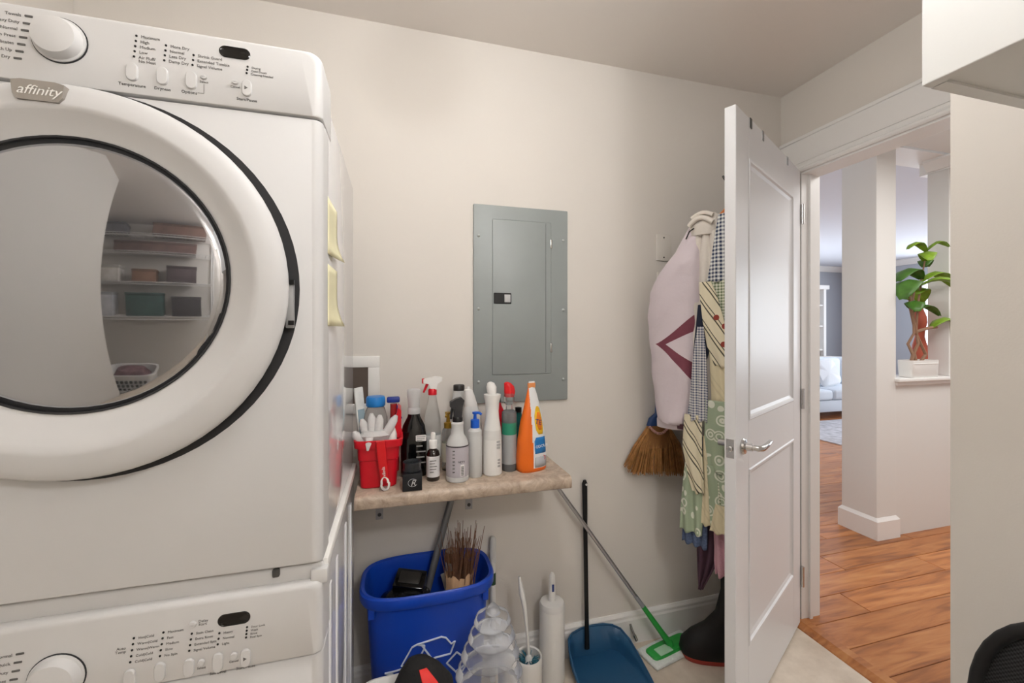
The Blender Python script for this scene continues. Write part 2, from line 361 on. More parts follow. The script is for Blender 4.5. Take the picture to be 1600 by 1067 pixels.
column_text(['More Dry', 'Normal', 'Less Dry', 'Damp Dry'], -.3642, 1.7937, .0083, dry)
column_text(['Shrink Guard', 'Extended Tumble', 'Signal Volume'], -.3253, 1.7846, .0083, dry)
column_text(['Drying', 'Cool Down', 'Cleaning Needed'], -.2457, 1.7787, .0056, dry, .005)
for tx, x, z in (('Temperature', -.4103, 1.7195), ('Dryness', -.369, 1.7195), ('Options', -.3315, 1.7195), ('Start/Pause', -.247, 1.7195)):
    text(tx, .0069, (x, CY-.0003, z), mat('dark_print', (70, 68, 67), .6), dry, align='CENTER')
text('Select', .0052, (-.3105, CY-.0003, 1.7405), print_m, dry, align='CENTER'); text('Cancel', .0052, (-.2645, CY-.0003, 1.7395), print_m, dry, align='CENTER')
bx(-.3108, -.3102, CY-.0005, CY, 1.724, 1.7385).build('print_line', print_m, dry, smooth=False)
bx(-.3195, -.3102, CY-.0005, CY, 1.7225, 1.7231).build('print_line', print_m, dry, smooth=False)
# ---------------------------------------------------------------- washer
wsh = thing('clothes_washer', 'white front-load washer underneath the dryer, only its control panel in view', 'washer', (-.472, 1.1, 0))
b = MB(); b.box(DX0+.002, DX1, DF+.03, 1.42, .02, .9, .012, 3); b.build('cabinet', side_m, wsh)
for y in (.9, 1.0, 1.17, 1.3): bx(DX1-.004, DX1+.004, y, y+.022, .08, .82, bev=.0035).build('side_rib', side_m, wsh)
b = MB(); b.box(DX0, DX1+.001, DF+.012, DF+.1, .872, .904, .006, 3); b.build('top_panel', white_m, wsh)
b = MB(); b.box(DX1-.012, DX1+.008, DF+.02, 1.42, .884, .906, .004, 2); b.build('stacking_rail', mat('rail_white', (238, 236, 232), .4), wsh)
b = MB(); b.box(DX1-.02, DX1+.009, DF+.004, DF+.03, .868, .895, .004, 2); b.build('rail_cap', console_m, wsh)
face_panel(DX0, DX1+.001, DF-.003, DF+.1, .748, .876, .013, .012, .1, .8).build('control_panel', console_m, wsh)
face_panel(DX0, DX1+.001, DF, DF+.07, .03, .7455, .016, .004, .3, .1).build('front_panel', white_m, wsh)
for x in (-.78, -.16):
    for y in (.88, 1.36): MB().lathe([(.02, 0), (.02, .012), (.012, .014), (.012, .03)], M=Matrix.Translation((x, y, 0))).build('foot', black_m, wsh)
bx(-.211, -.199, DF+.005, DF+.014, .889, .904, bev=.003).build('latch_slot', mat('slot_shadow', (70, 68, 66), .6), wsh)
knob(-.507, .787, wsh, CY, .033)
for i, tx in enumerate(['Normal', 'Quick', 'Heavy Duty', 'Perm Press']):
    x = -.552-.0025*i; z = .8335-.0125*i
    g = MB(); g.box(x-.005, x+.005, CY-.0008, CY, z-.0016, z+.0016, .0006, 1); g.build('indicator', MATS['grey_indicator'], wsh)
    text(tx, .0066, (x-.009, CY-.0003, z-.0025), print_m, wsh, align='RIGHT')
hpill(-.2661, .8342, .049, .021, wsh, CY, disp_m)
pill(-.3262, .8366, .0115, .0105, wsh, CY); text('Delay\nStart', .0062, (-.3185, CY-.0003, .8375), print_m, wsh, spacing=.85)
def ctext2(items, x, z0, dz, size=.0056, dx=-.0012):
    for i, tx in enumerate(items): led(x+dx*i, z0-dz*i, wsh); text(tx, size, (x+.006+dx*i, CY-.0003, z0-dz*i-.0024), print_m, wsh)
ctext2(['Hot|Cold', 'Warm|Cold', 'Warm|Warm', 'Cold|Cold', 'Cold|Cold'], -.4081, .829, .0094)
text('Auto\nTemp', .0062, (-.4185, CY-.0003, .8135), print_m, wsh, align='RIGHT', spacing=.9)
ctext2(['Maximum', 'Fast', 'Medium', 'Slow', 'No Spin'], -.3678, .8306, .0094)
ctext2(['Stain Clean', 'Extra Rinse', 'Extended Spin', 'Signal Volume'], -.328, .8209, .0092)
ctext2(['Heavy', 'Normal', 'Light'], -.288, .8141, .0092)
ctext2(['Door Lock', 'Wash', 'Rinse', 'Final Spin'], -.2467, .8165, .0058, .0048, -.0005)
for x, z in ((-.4132, .7655), (-.3722, .768), (-.3317, .7655)): pill(x, z, .0155, .03, wsh, CY)
pill(-.3142, .7705, .0105, .011, wsh, CY); pill(-.2899, .7655, .0155, .032, wsh, CY); pill(-.2661, .772, .0105, .011, wsh, CY); pill(-.2486, .765, .0155, .03, wsh, CY)
g = MB(); g.prism([(-.2512, .768), (-.2512, .762), (-.2462, .765)], CY-.0046, CY-.004, 'y'); g.build('play_mark', print_m, wsh, smooth=False)
text('Select', .0052, (-.3142, CY-.0003, .7595), print_m, wsh, align='CENTER'); text('Cancel', .0052, (-.2665, CY-.0003, .7607), print_m, wsh, align='CENTER')
text('Soil Level', .0064, (-.29, CY-.0003, .7415+.0045), print_m, wsh, align='CENTER'); text('Start/Pause', .0064, (-.2486, CY-.0003, .7465), print_m, wsh, align='CENTER')
# paper notes taped on the dryer side
for i, (z0, z1, y0, y1) in enumerate(((1.475, 1.585, .875, .99), (1.335, 1.455, .875, .99))):
    R = []
    for a in range(9):
        z = z1-(z1-z0)*a/8; lift = .002+.016*max(0, (a-4)/4)**2
        R.append([(DX1+.0015+lift*(k/6)**1.5, y0+(y1-y0)*k/6, z) for k in range(7)])
    o = MB().rings(R, cap=False, closed=False).build('paper_note', mat('yellow_note_paper', (240, 234, 196), .8, noise=.08, nscale=9), solid=.0006, base=(DX1+.002, .95, z0))
    tag(o, ['pale yellow paper note, the upper one on the dryer side', 'pale yellow paper note, the lower one on the dryer side'][i], 'note', 'notes taped to the dryer')
# ---------------------------------------------------------------- breaker panel
bp_ = thing('breaker_panel', 'grey metal electrical breaker panel on the cream wall', 'electrical panel', (.4775, 1.59, 1.047))
b = MB(); b.box(.284, .671, 1.578, 1.59, 1.047, 1.811, .004, 2); b.build('cover', steel_m, bp_)
b = MB(); b.box(.357, .598, 1.5745, 1.58, 1.155, 1.757, .004, 2); dd = b.build('door', steel_m, bp_)
bx(.574, .576, 1.5738, 1.5746, 1.16, 1.752).build('seam', mat('seam_grey', (112, 118, 117), .5), dd, smooth=False)
for z in (1.24, 1.655): bx(.594, .602, 1.572, 1.577, z, z+.035, bev=.001).build('hinge', chrome_m, dd)
b = MB(); b.box(.362, .432, 1.571, 1.576, 1.43, 1.472, .002, 1); la = b.build('latch', black_m, dd)
bx(.404, .428, 1.5695, 1.5715, 1.436, 1.466, bev=.001).build('latch_slider', mat('latch_silver', (190, 190, 190), .4), la)
for x in (.304, .651):
    for z in (1.13, 1.41, 1.69): MB().lathe([(.006, 0), (.0055, .003), (.003, .0045), (.0003, .005)], 12, Matrix.Translation((x, 1.578, z)) @ Matrix.Rotation(PI/2, 4, 'X')).build('screw', mat('screw_zinc', (178, 182, 180), .35, .6), bp_)
# ---------------------------------------------------------------- wall plates and outlet box
def plate(x, z, label):
    t = thing('wall_plate', label, 'wall plate', (x, 1.59, z), group='blank wall plates')
    bx(x-.036, x+.036, 1.583, 1.59, z-.058, z+.058, bev=.003).build('cover', mat('plate_almond', (226, 220, 211), .45), t)
    for s in (-1, 1): MB().lathe([(.0035, 0), (.003, .0015), (.0003, .0018)], 10, Matrix.Translation((x, 1.583, z+s*.043)) @ Matrix.Rotation(PI/2, 4, 'X')).build('screw', mat('screw_dark', (80, 76, 70), .4, .5), t)
plate(1.124, 1.688, 'blank almond wall plate, the upper of two beside the hanging jacket'); plate(1.127, 1.522, 'blank almond wall plate half hidden behind the hanging jacket')
t = thing('washer_outlet_box', 'white recessed washer outlet box in the wall behind the red caddy', 'outlet box', (-.14, 1.59, 1.06))
b = MB(); b.box(-.24, -.057, 1.583, 1.59, 1.195, 1.235, .002); b.box(-.24, -.057, 1.583, 1.59, 1.03, 1.065, .002); b.box(-.097, -.057, 1.583, 1.59, 1.065, 1.195, .002); b.box(-.24, -.2, 1.583, 1.59, 1.065, 1.195, .002); b.build('frame', wplastic_m, t)
bx(-.2, -.097, 1.587, 1.59, 1.065, 1.195).build('recess', mat('recess_brown', (96, 84, 76), .8), t, smooth=False)
# ---------------------------------------------------------------- shelf
SZ = .845; SF = 1.28
def laminate():
    m = bpy.data.materials.new('stone_look_laminate'); m.use_nodes = True; nt = m.node_tree; p = nt.nodes['Principled BSDF']; L = nt.links.new
    tc = nt.nodes.new('ShaderNodeTexCoord'); n = nt.nodes.new('ShaderNodeTexNoise'); n.inputs['Scale'].default_value = 26; n.inputs['Detail'].default_value = 10; n.inputs['Roughness'].default_value = .7; n.inputs['Distortion'].default_value = .6
    L(tc.outputs['Object'], n.inputs['Vector']); r = nt.nodes.new('ShaderNodeValToRGB'); e = r.color_ramp.elements
    e[0].position = .32; e[0].color = (*lin((150, 130, 112)), 1); e[1].position = .7; e[1].color = (*lin((212, 195, 176)), 1); L(n.outputs['Fac'], r.inputs[0]); L(r.outputs[0], p.inputs['Base Color']); p.inputs['Roughness'].default_value = .4
    return m
t = thing('wall_shelf', 'short beige stone-look laminate shelf bracketed to the wall', 'shelf', (.22, 1.44, .806))
P = [(1.59, .806), (SF+.004, .806), (SF, .81), (SF, .832), (SF+.004, .841), (SF+.013, .845), (1.59, .845)]
MB().rings([[(-.116, a, b) for a, b in P], [(.5585, a, b) for a, b in P]]).build('board', laminate(), t, ang=50)
for x in (-.058, .268):
    k = MB(); k.box(x-.013, x+.013, 1.585, 1.59, .645, .806); k.box(x-.013, x+.013, 1.36, 1.59, .801, .806)
    br = k.build('bracket', mat('bracket_grey', (186, 186, 188), .4, .3), t, smooth=False)
    MB().lathe([(.007, 0), (.006, .003), (.0003, .004)], 10, Matrix.Translation((x, 1.585, .662)) @ Matrix.Rotation(PI/2, 4, 'X')).build('screw', mat('screw_dark2', (90, 90, 92), .4, .7), br)
# ---------------------------------------------------------------- things on the shelf
clear_m = mat('clear_plastic', (238, 240, 240), .08, trans=.92, ior=1.2)
milky_m = mat('milky_plastic', (232, 232, 230), .35, trans=.25, ior=1.3)
red_m = mat('red_plastic', (206, 16, 36), .35)
def T(x, y, z=SZ): return Matrix.Translation((x, y, z))
# red caddy
cx, cy = -.052, 1.405
t = thing('cleaning_caddy', 'bright red plastic caddy full of gloves and bottles on the shelf', 'caddy', (cx, cy, SZ))
m = MB(); m.loft([(0, .050, .058, 0, 0, 7), (.004, .054, .062, 0, 0, 7), (.085, .058, .068, 0, 0, 7), (.088, .061, .071, 0, 0, 7), (.125, .063, .073, 0, 0, 7), (.127, .071, .081, 0, 0, 7), (.148, .073, .083, 0, 0, 7), (.150, .071, .081, 0, 0, 7), (.149, .066, .076, 0, 0, 7), (.13, .060, .070, 0, 0, 7), (.02, .052, .060, 0, 0, 7), (.018, .02, .02, 0, 0, 7)], 48, T(cx, cy)); m.build('tub', red_m, t)
m = MB(); m.prism([(cx+.045, SZ+.14), (cx+.068, SZ+.14), (cx+.068, SZ+.225), (cx+.058, SZ+.235), (cx+.05, SZ+.2)], cy-.02, cy+.075, 'y'); m.build('divider', red_m, t, smooth=False)
t = thing('squeegee', 'red handled squeegee with a white hanging loop on the caddy front', 'squeegee', (-.035, 1.318, SZ))
R0 = Matrix.Translation((-.036, 1.3175, SZ)) @ Matrix.Rotation(math.radians(-6), 4, 'Y') @ Matrix.Rotation(math.radians(3), 4, 'X')
m = MB(); m.loft([(.03, .011, .0035, .006, 0, 4), (.06, .013, .0045, .006, 0, 4), (.14, .013, .0045, .006, 0, 4), (.152, .012, .0045, .006, 0, 4)], 20, R0); m.build('handle', mat('squeegee_red', (214, 24, 32), .35), t)
m = MB(); pts = [(.006+.012*math.cos(a)*(1.0 if math.sin(a) < 0 else .8), -.001, .022+.02*math.sin(a)) for a in [2*PI*i/20 for i in range(21)]]; m.tube(pts, .0035, 8, R0); m.build('hanging_loop', wplastic_m, t)
m = MB(); m.loft([(0.0005, .014, .006, 0, 0, 4), (.012, .012, .005, 0, 0, 4)], 16, R0); m.build('blade_tip', clear_m, t)
text('vileda', .013, None, mat('white_print', (240, 238, 236), .5), t, M=R0 @ Matrix.Translation((.0105, -.006, .045)) @ Matrix.Rotation(PI/2, 4, 'X') @ Matrix.Rotation(PI/2, 4, 'Z'))
# contents of the caddy
def pos(o): return o
t = thing('glass_jar', 'clear jar with a bright blue lid standing in the red caddy', 'jar', (-.064, 1.428, SZ+.02))
m = MB(); m.lathe([(.034, .02), (.037, .03), (.037, .2), (.03, .225), (.026, .235)], 28, T(-.064, 1.428)); m.build('body', clear_m, t)
m = MB(); m.lathe([(.028, .237), (.03, .24), (.03, .262), (.027, .268), (.001, .269)], 28, T(-.064, 1.428)); m.build('lid', mat('lid_blue', (38, 128, 205), .4), t)
m = MB(); m.lathe([(.03, .06), (.031, .1), (.02, .13), (.004, .14)], 20, T(-.064, 1.428)); m.build('sachet_inside', mat('sachet_green', (150, 160, 70), .5, noise=.6, nscale=40), t)
t = thing('trigger_sprayer', 'navy blue trigger sprayer poking out of the red caddy', 'sprayer', (-.008, 1.44, SZ+.02))
m = MB(); m.lathe([(.018, .02), (.018, .15), (.011, .2), (.011, .24)], 20, T(-.008, 1.44)); m.build('body', mat('sprayer_clear_red', (190, 50, 50), .2, trans=.4), t)
m = MB(); m.box(-.03, .012, 1.432, 1.448, SZ+.243, SZ+.263, .005); m.loft([(.24, .006, .006), (.2, .004, .004, .016), (.19, .004, .004, .02)], 10, T(-.004, 1.44)); m.build('trigger', mat('navy_plastic', (28, 52, 138), .35), t)
t = thing('rubber_gloves', 'crumpled translucent white gloves hanging out of the red caddy', 'gloves', (-.075, 1.345, SZ+.13))
m = MB()
for (fx, fy, fz, ang, ln) in ((-.085, 1.36, .14, -.25, .07), (-.07, 1.355, .15, -.05, .075), (-.055, 1.35, .15, .1, .07), (-.035, 1.35, .15, .5, .075), (-.1, 1.345, .13, -.5, .05)):
    m.loft([(0, .013, .012), (ln*.4, .014, .011), (ln*.8, .012, .009), (ln, .005, .004)], 14, T(fx, fy+.012, SZ+fz) @ Matrix.Rotation(ang, 4, 'Y'))
m.loft([(.12, .028, .014, -.07, 1.368), (.14, .045, .02, -.065, 1.368), (.158, .048, .026, -.062, 1.365), (.172, .036, .02, -.062, 1.365)], 22, T(0, 0))
m.loft([(.122, .003, .002, -.082, 1.3205), (.14, .008, .003, -.08, 1.3205), (.158, .012, .005, -.078, 1.335)], 12, T(0, 0))
m.build('gloves', mat('glove_latex', (236, 234, 232), .45, trans=.25, bump=.3, bscale=60), t)
t = thing('paper_packet', 'tall pale paper packet leaning in the red caddy beside the dryer', 'packet', (-.105, 1.42, SZ+.02))
m = MB(); m.box(-.016, .016, -.004, .004, .0, .27, .003, M=T(-.094, 1.425, SZ+.03) @ Matrix.Rotation(math.radians(-5), 4, 'Y') @ Matrix.Rotation(.7, 4, 'Z')); m.build('sleeve', mat('packet_paper', (222, 222, 218), .5, noise=.1, nscale=40), t)
m = MB(); m.box(-.012, .012, -.0055, -.0035, .05, .2, .0005, M=T(-.094, 1.425, SZ+.03) @ Matrix.Rotation(math.radians(-5), 4, 'Y') @ Matrix.Rotation(.7, 4, 'Z')); m.build('printed_panel', mat('packet_print', (150, 170, 180), .5), t)
t = thing('dropper_bottle', 'small white bottle with a blue tip at the front of the red caddy', 'bottle', (-.012, 1.352, SZ+.02))
m = MB(); m.lathe([(.015, .02), (.016, .12), (.0165, .155), (.012, .172), (.009, .178)], 22, T(-.014, 1.374)); m.build('body', wplastic_m, t)
m = MB(); m.lathe([(.0085, .178), (.008, .195), (.004, .205), (.001, .206)], 16, T(-.014, 1.374)); m.build('tip', mat('tip_blue', (30, 110, 190), .4), t)
# black detergent bottle
x, y = .057, 1.437
t = thing('detergent_bottle', 'glossy black detergent bottle with clear measuring cap on the shelf', 'bottle', (x, y, SZ))
m = MB(); m.loft([(0, .040, .026, 0, 0, 3), (.005, .043, .029, 0, 0, 3), (.12, .043, .029, 0, 0, 3), (.165, .036, .026, 0, 0, 2.6), (.195, .021, .02, 0, 0, 2), (.205, .019, .019)], 32, T(x, y)); m.build('body', mat('gloss_black', (10, 10, 11), .12, coat=.5), t)
m = MB(); m.lathe([(.021, .205), (.021, .222), (.0185, .225), (.0205, .255), (.0225, .262), (.0225, .283), (.02, .286), (.001, .286)], 28, T(x, y)); m.build('cap', mat('frosted_cap', (232, 232, 232), .3, trans=.5, ior=1.2), t)
m = MB(); m.box(.062, .096, 1.4065, 1.409, SZ+.118, SZ+.138, .003); bu = m.build('speech_label', wplastic_m, t)
for k in range(3): bx(.065, .065+(.028, .025, .018)[k], 1.4058, 1.4066, SZ+.132-.006*k, SZ+.1335-.006*k).build('print_line', print_m, bu, smooth=False)
for k, w_ in enumerate((.02, .03, .026, .03)): bx(.064, .064+w_, 1.4072, 1.4078, SZ+.1-.018*k, SZ+.104-.018*k).build('print_line', mat('silver_print', (150, 150, 150), .5), t, smooth=False)
# clear spray bottle with red and white trigger
def trigger_head(t, x, y, z, m_body, m_trig, s=1, flip=-1):
    m = MB(); m.lathe([(.014*s, 0), (.014*s, .016*s), (.011*s, .02*s)], 20, T(x, y, z)); m.build('collar', m_trig, t)
    m = MB(); m.prism([(x+flip*.03*s, z+.052*s), (x+flip*.03*s, z+.040*s), (x+flip*.012*s, z+.036*s), (x+flip*.006*s, z+.018*s), (x-flip*.012*s, z+.018*s), (x-flip*.016*s, z+.036*s), (x-flip*.03*s, z+.045*s), (x-flip*.031*s, z+.056*s), (x-flip*.01*s, z+.06*s)], y-.009*s, y+.009*s, 'y'); m.build('head', m_body, t, smooth=False)
    m = MB(); m.tube([(x+flip*.016*s, y, z+.038*s), (x+flip*.021*s, y, z+.026*s), (x+flip*.029*s, y, z+.008*s)], [.005*s, .0045*s, .003*s], 8); m.build('trigger', m_trig, t)
    m = MB(); m.box(x+flip*.03*s-.004*s, x+flip*.03*s+.004*s, y-.007*s, y+.007*s, z+.038*s, z+.054*s, .001); m.build('nozzle', m_trig, t)
x, y = .121, 1.468
t = thing('spray_bottle', 'clear spray bottle with a white and red trigger head on the shelf', 'spray bottle', (x, y, SZ))
m = MB(); m.loft([(0, .027, .024, 0, 0, 3), (.12, .028, .024, 0, 0, 3), (.18, .0275, .023, 0, 0, 2.6), (.225, .018, .017), (.255, .013, .013), (.262, .013, .013)], 28, T(x, y)); m.build('body', clear_m, t)
trigger_head(t, x, y, SZ+.26, wplastic_m, red_m, 1.05)
m = MB(); m.loft([(.05, .0283, .0245, 0, 0, 3), (.125, .0286, .0247, 0, 0, 3)], 28, T(x, y), cap=False); m.build('label_sleeve', mat('label_pale', (214, 216, 214), .5, noise=.1, nscale=60), t)
# amber bottle
x, y = .115, 1.372
t = thing('serum_bottle', 'small dark amber bottle with white spray cap and white label', 'bottle', (x, y, SZ))
m = MB(); m.lathe([(.019, 0), (.0212, .003), (.0212, .082), (.018, .094), (.010, .1), (.010, .106)], 28, T(x, y)); m.build('body', mat('amber_glass', (30, 17, 12), .1, coat=.4), t)
m = MB(); m.lathe([(.0133, .103), (.0133, .126), (.011, .129), (.0078, .13), (.0078, .146), (.006, .152), (.001, .153)], 24, T(x, y)); m.build('cap', wplastic_m, t)
m = MB(); m.lathe([(.0215, .014), (.0215, .08)], 28, T(x, y), cap=False); lb = m.build('label_sleeve', mat('label_white', (228, 226, 226), .6), t)
for k in range(5): bx(x-.012, x-.012+(.02, .016, .022, .02, .012)[k], y-.0222, y-.0205, SZ+.066-.009*k, SZ+.068-.009*k).build('print_line', print_m, lb, smooth=False)
# gold pump soap
x, y = .174, 1.462
t = thing('pump_bottle', 'clear soap bottle with a gold pump in the back row', 'pump bottle', (x, y, SZ))
m = MB(); m.lathe([(.02, 0), (.022, .004), (.022, .125), (.018, .14), (.013, .146)], 26, T(x, y)); m.build('body', clear_m, t)
m = MB(); m.lathe([(.0225, .03), (.0225, .095)], 26, T(x, y), cap=False); m.build('label_sleeve', mat('label_cream', (226, 222, 205), .6), t)
m = MB(); m.lathe([(.0145, .144), (.0145, .162), (.007, .165), (.005, .19), (.011, .193), (.011, .199), (.001, .2)], 22, T(x, y)); m.tube([(x, y, SZ+.195), (x-.008, y-.02, SZ+.195), (x-.011, y-.03, SZ+.188)], .004, 8); m.build('pump', mat('gold_plastic', (176, 140, 52), .3, .7), t)
# dark-capped bottle at back
x, y = .222, 1.535
t = thing('cleaner_bottle', 'pale bottle with a flat black cap behind the black trigger sprayer', 'bottle', (x, y, SZ))
m = MB(); m.loft([(0, .034, .026, 0, 0, 3), (.17, .035, .027, 0, 0, 3), (.225, .027, .022), (.262, .02, .02)], 26, T(x, y)); m.build('body', milky_m, t)
m = MB(); m.lathe([(.0205, .262), (.0205, .28), (.018, .283), (.001, .283)], 24, T(x, y)); m.build('cap', mat('cap_brown_black', (42, 38, 36), .4), t)
# lilac-label trigger spray (front)
x, y = .191, 1.352
t = thing('spray_bottle', 'translucent spray bottle with black trigger head and lilac-grey printed label', 'spray bottle', (x, y, SZ))
m = MB(); m.lathe([(.033, 0), (.0365, .004), (.0365, .098), (.035, .118), (.029, .135), (.0215, .147), (.019, .165), (.0205, .183), (.0165, .188)], 32, T(x, y)); m.build('body', milky_m, t)
m = MB(); m.lathe([(.0369, .018), (.0369, .112)], 40, T(x, y), cap=False); lb = m.build('label_sleeve', mat('label_lilac', (190, 184, 190), .5), t)
m = MB(); m.lathe([(.0371, .112), (.0368, .116)], 40, T(x, y), cap=False); m.build('label_edge', mat('label_edge_dark', (60, 54, 58), .5), t)
bx(x+.0045, x+.0165, y-.0373, y-.034, SZ+.022, SZ+.058).build('barcode_patch', wplastic_m, lb, smooth=False)
for k in range(6): bx(x+.006, x+.015, y-.0377, y-.0371, SZ+.025+.005*k, SZ+.0275+.005*k).build('barcode_bar', dark_m, lb, smooth=False)
for k in range(7): bx(x-.02, x-.02+(.014, .012, .016, .01, .014, .012, .015)[k], y-.0345, y-.031, SZ+.1-.011*k, SZ+.103-.011*k).build('print_line', print_m, lb, smooth=False)
text('NETT', .009, (x-.004, y-.0374, SZ+.064), dark_m, lb)
m = MB(); m.lathe([(.016, .186), (.0165, .2), (.014, .204)], 24, T(x, y)); m.build('collar', black_m, t)
m = MB(); m.prism([(x-.024, SZ+.252), (x-.024, SZ+.236), (x-.014, SZ+.23), (x-.012, SZ+.203), (x+.013, SZ+.203), (x+.016, SZ+.235), (x+.021, SZ+.256), (x+.012, SZ+.266), (x-.006, SZ+.262)], y-.011, y+.011, 'y'); m.build('head', mat('trigger_charcoal', (44, 44, 47), .4), t, smooth=False)
m = MB(); m.tube([(x-.014, y, SZ+.238), (x-.019, y, SZ+.222), (x-.021, y, SZ+.196)], [.005, .0045, .0035], 8); m.build('trigger', MATS['trigger_charcoal'], t)
# angled white toilet cleaner bottle
x, y = .262, 1.47
t = thing('cleaner_bottle', 'white bottle with an angled neck behind the blue pump bottle', 'bottle', (x, y, SZ))
m = MB(); m.loft([(0, .03, .026, 0, 0, 3), (.15, .031, .027, 0, 0, 3), (.2, .028, .024, -.004, 0, 2.5), (.215, .023, .021, -.006, 0)], 26, T(x, y)); m.build('body', milky_m, t)
m = MB(); m.loft([(.215, .0235, .021, -.006, 0), (.25, .019, .018, -.012, 0), (.272, .015, .015, -.016, 0), (.274, .008, .008, -.016), (.284, .006, .006, -.018, 0)], 24, T(x, y)); m.build('cap', wplastic_m, t)
# blue pump bottle
x, y = .252, 1.372
t = thing('pump_bottle', 'slim white lotion bottle with a bright blue pump', 'pump bottle', (x, y, SZ))
m = MB(); m.lathe([(.0215, 0), (.0235, .003), (.0235, .128), (.022, .137), (.023, .142), (.023, .15), (.014, .16), (.013, .163)], 28, T(x, y)); m.build('body', milky_m, t)
m = MB(); m.lathe([(.0145, .160), (.0145, .186), (.006, .189), (.005, .203), (.009, .206), (.009, .212), (.001, .213)], 22, T(x, y)); m.tube([(x, y, SZ+.209), (x+.012, y-.006, SZ+.209), (x+.02, y-.01, SZ+.204)], .0042, 8); m.build('pump', mat('pump_blue', (24, 92, 200), .35), t)
# tall white waisted sprayer
x, y = .312, 1.378
t = thing('mist_sprayer', 'tall glossy white waisted spray bottle with white nozzle', 'spray bottle', (x, y, SZ))
m = MB(); m.lathe([(.029, 0), (.0325, .004), (.0325, .06), (.031, .12), (.0285, .155), (.0235, .185), (.0215, .21), (.0235, .24), (.0285, .262), (.0285, .267), (.012, .269)], 36, T(x, y)); m.build('body', wplastic_m, t)
m = MB(); m.loft([(.267, .0135, .0135), (.275, .016, .016, -.002), (.292, .017, .015, -.003), (.305, .012, .011, -.005), (.309, .004, .004, -.006)], 22, T(x, y)); m.build('nozzle', mat('nozzle_white', (240, 238, 234), .3), t)
m = MB(); m.lathe([(.0316, .1545-.035), (.0292, .1495)], 36, T(x, y), cap=False); 
m.build('seam_band', mat('seam_offwhite', (222, 220, 216), .4), t)
for k, (z0, w_) in enumerate(((.11, .011), (.1, .013), (.09, .012), (.05, .012), (.04, .011), (.03, .012))): bx(x+.008, x+.008+w_, y-.0305, y-.0255, SZ+z0, SZ+z0+.006).build('print_patch', mat('pale_print', (170, 168, 166), .6), t, smooth=False)
# red headed green-labelled sprayer
x, y = .377, 1.402
t = thing('spray_bottle', 'slim grey-clear sprayer with a red cap and green band', 'spray bottle', (x, y, SZ))
m = MB(); m.lathe([(.0245, 0), (.026, .003), (.026, .19), (.025, .2), (.018, .206)], 28, T(x, y)); m.build('body', mat('smoky_plastic', (150, 152, 154), .2, trans=.55, ior=1.25), t)
m = MB(); m.lathe([(.0262, .125), (.0262, .165)], 28, T(x, y), cap=False); m.build('green_band', mat('band_green', (46, 142, 112), .4), t)
m = MB(); m.lathe([(.0262, .025), (.0262, .125)], 28, T(x, y), cap=False); m.build('label_sleeve', mat('label_silver', (172, 176, 178), .35, .2), t)
m = MB(); m.lathe([(.012, .2), (.011, .225), (.018, .232), (.018, .262), (.016, .265)], 22, T(x, y)); m.build('neck', clear_m, t)
m = MB(); m.loft([(.252, .016, .013, .002), (.27, .02, .014, .002), (.288, .018, .013, 0), (.3, .012, .01, -.006), (.304, .004, .004, -.008)], 22, T(x, y)); m.build('cap', mat('cap_red', (222, 30, 36), .25, coat=.4), t)
# teal bottle behind
x, y = .432, 1.475
t = thing('cleaner_bottle', 'dark teal bottle tucked behind the orange detergent pouch', 'bottle', (x, y, SZ))
m = MB(); m.loft([(0, .024, .02, 0, 0, 3), (.13, .025, .021, 0, 0, 3), (.17, .013, .012), (.185, .011, .011)], 24, T(x, y)); m.build('body', mat('teal_plastic', (28, 92, 88), .25), t)
m = MB(); m.lathe([(.012, .183), (.012, .2), (.001, .201)], 18, T(x, y)); m.build('cap', black_m, t)
x, y = .355, 1.49
t = thing('cleaner_bottle', 'red bottle mostly hidden between the white sprayer and the red-capped one', 'bottle', (x, y, SZ))
m = MB(); m.loft([(0, .033, .022, 0, 0, 3), (.17, .034, .022, 0, 0, 3), (.21, .016, .014), (.22, .013, .013)], 24, T(x, y)); m.build('body', red_m, t)
m = MB(); m.lathe([(.014, .22), (.014, .236), (.001, .237)], 18, T(x, y)); m.build('cap', black_m, t)
# orange detergent pouch
x, y = .452, 1.385
t = thing('detergent_pouch', 'orange and white detergent pouch with yellow and blue print standing on the shelf', 'pouch', (x, y, SZ))
def pouch_sec(z, hw, hd, sh=0): return (z, hw, hd, sh, 0, 2.6)
secs = [pouch_sec(0, .05, .03), pouch_sec(.006, .054, .034), pouch_sec(.05, .055, .034), pouch_sec(.11, .051, .03, .001), pouch_sec(.17, .042, .023, .002), pouch_sec(.22, .03, .015, .003), pouch_sec(.26, .02, .008, .002), pouch_sec(.285, .013, .004, 0), pouch_sec(.305, .012, .002, .002)]
fine = [tuple(a_+(b_-a_)*k/6 for a_, b_ in zip(s0, s1)) for s0, s1 in zip(secs[:-1], secs[1:]) for k in range(6)]+[secs[-1]]
m = MB(); m.loft(fine, 96, T(x, y) @ Matrix.Rotation(.25, 4, 'Z')); b0 = m.build('pouch_body', [mat('pouch_white', (232, 232, 232), .35, bump=.25, bscale=30), mat('pouch_orange', (236, 112, 30), .35, bump=.25, bscale=30)], t)
for p in b0.data.polygons:
    q = p.center + Vector((0, 0, 0)); lx = q.x*math.cos(.25)+q.y*math.sin(.25)
    if lx < -.012 or q.z < .014: p.material_index = 1
RM = T(x, y) @ Matrix.Rotation(.25, 4, 'Z')
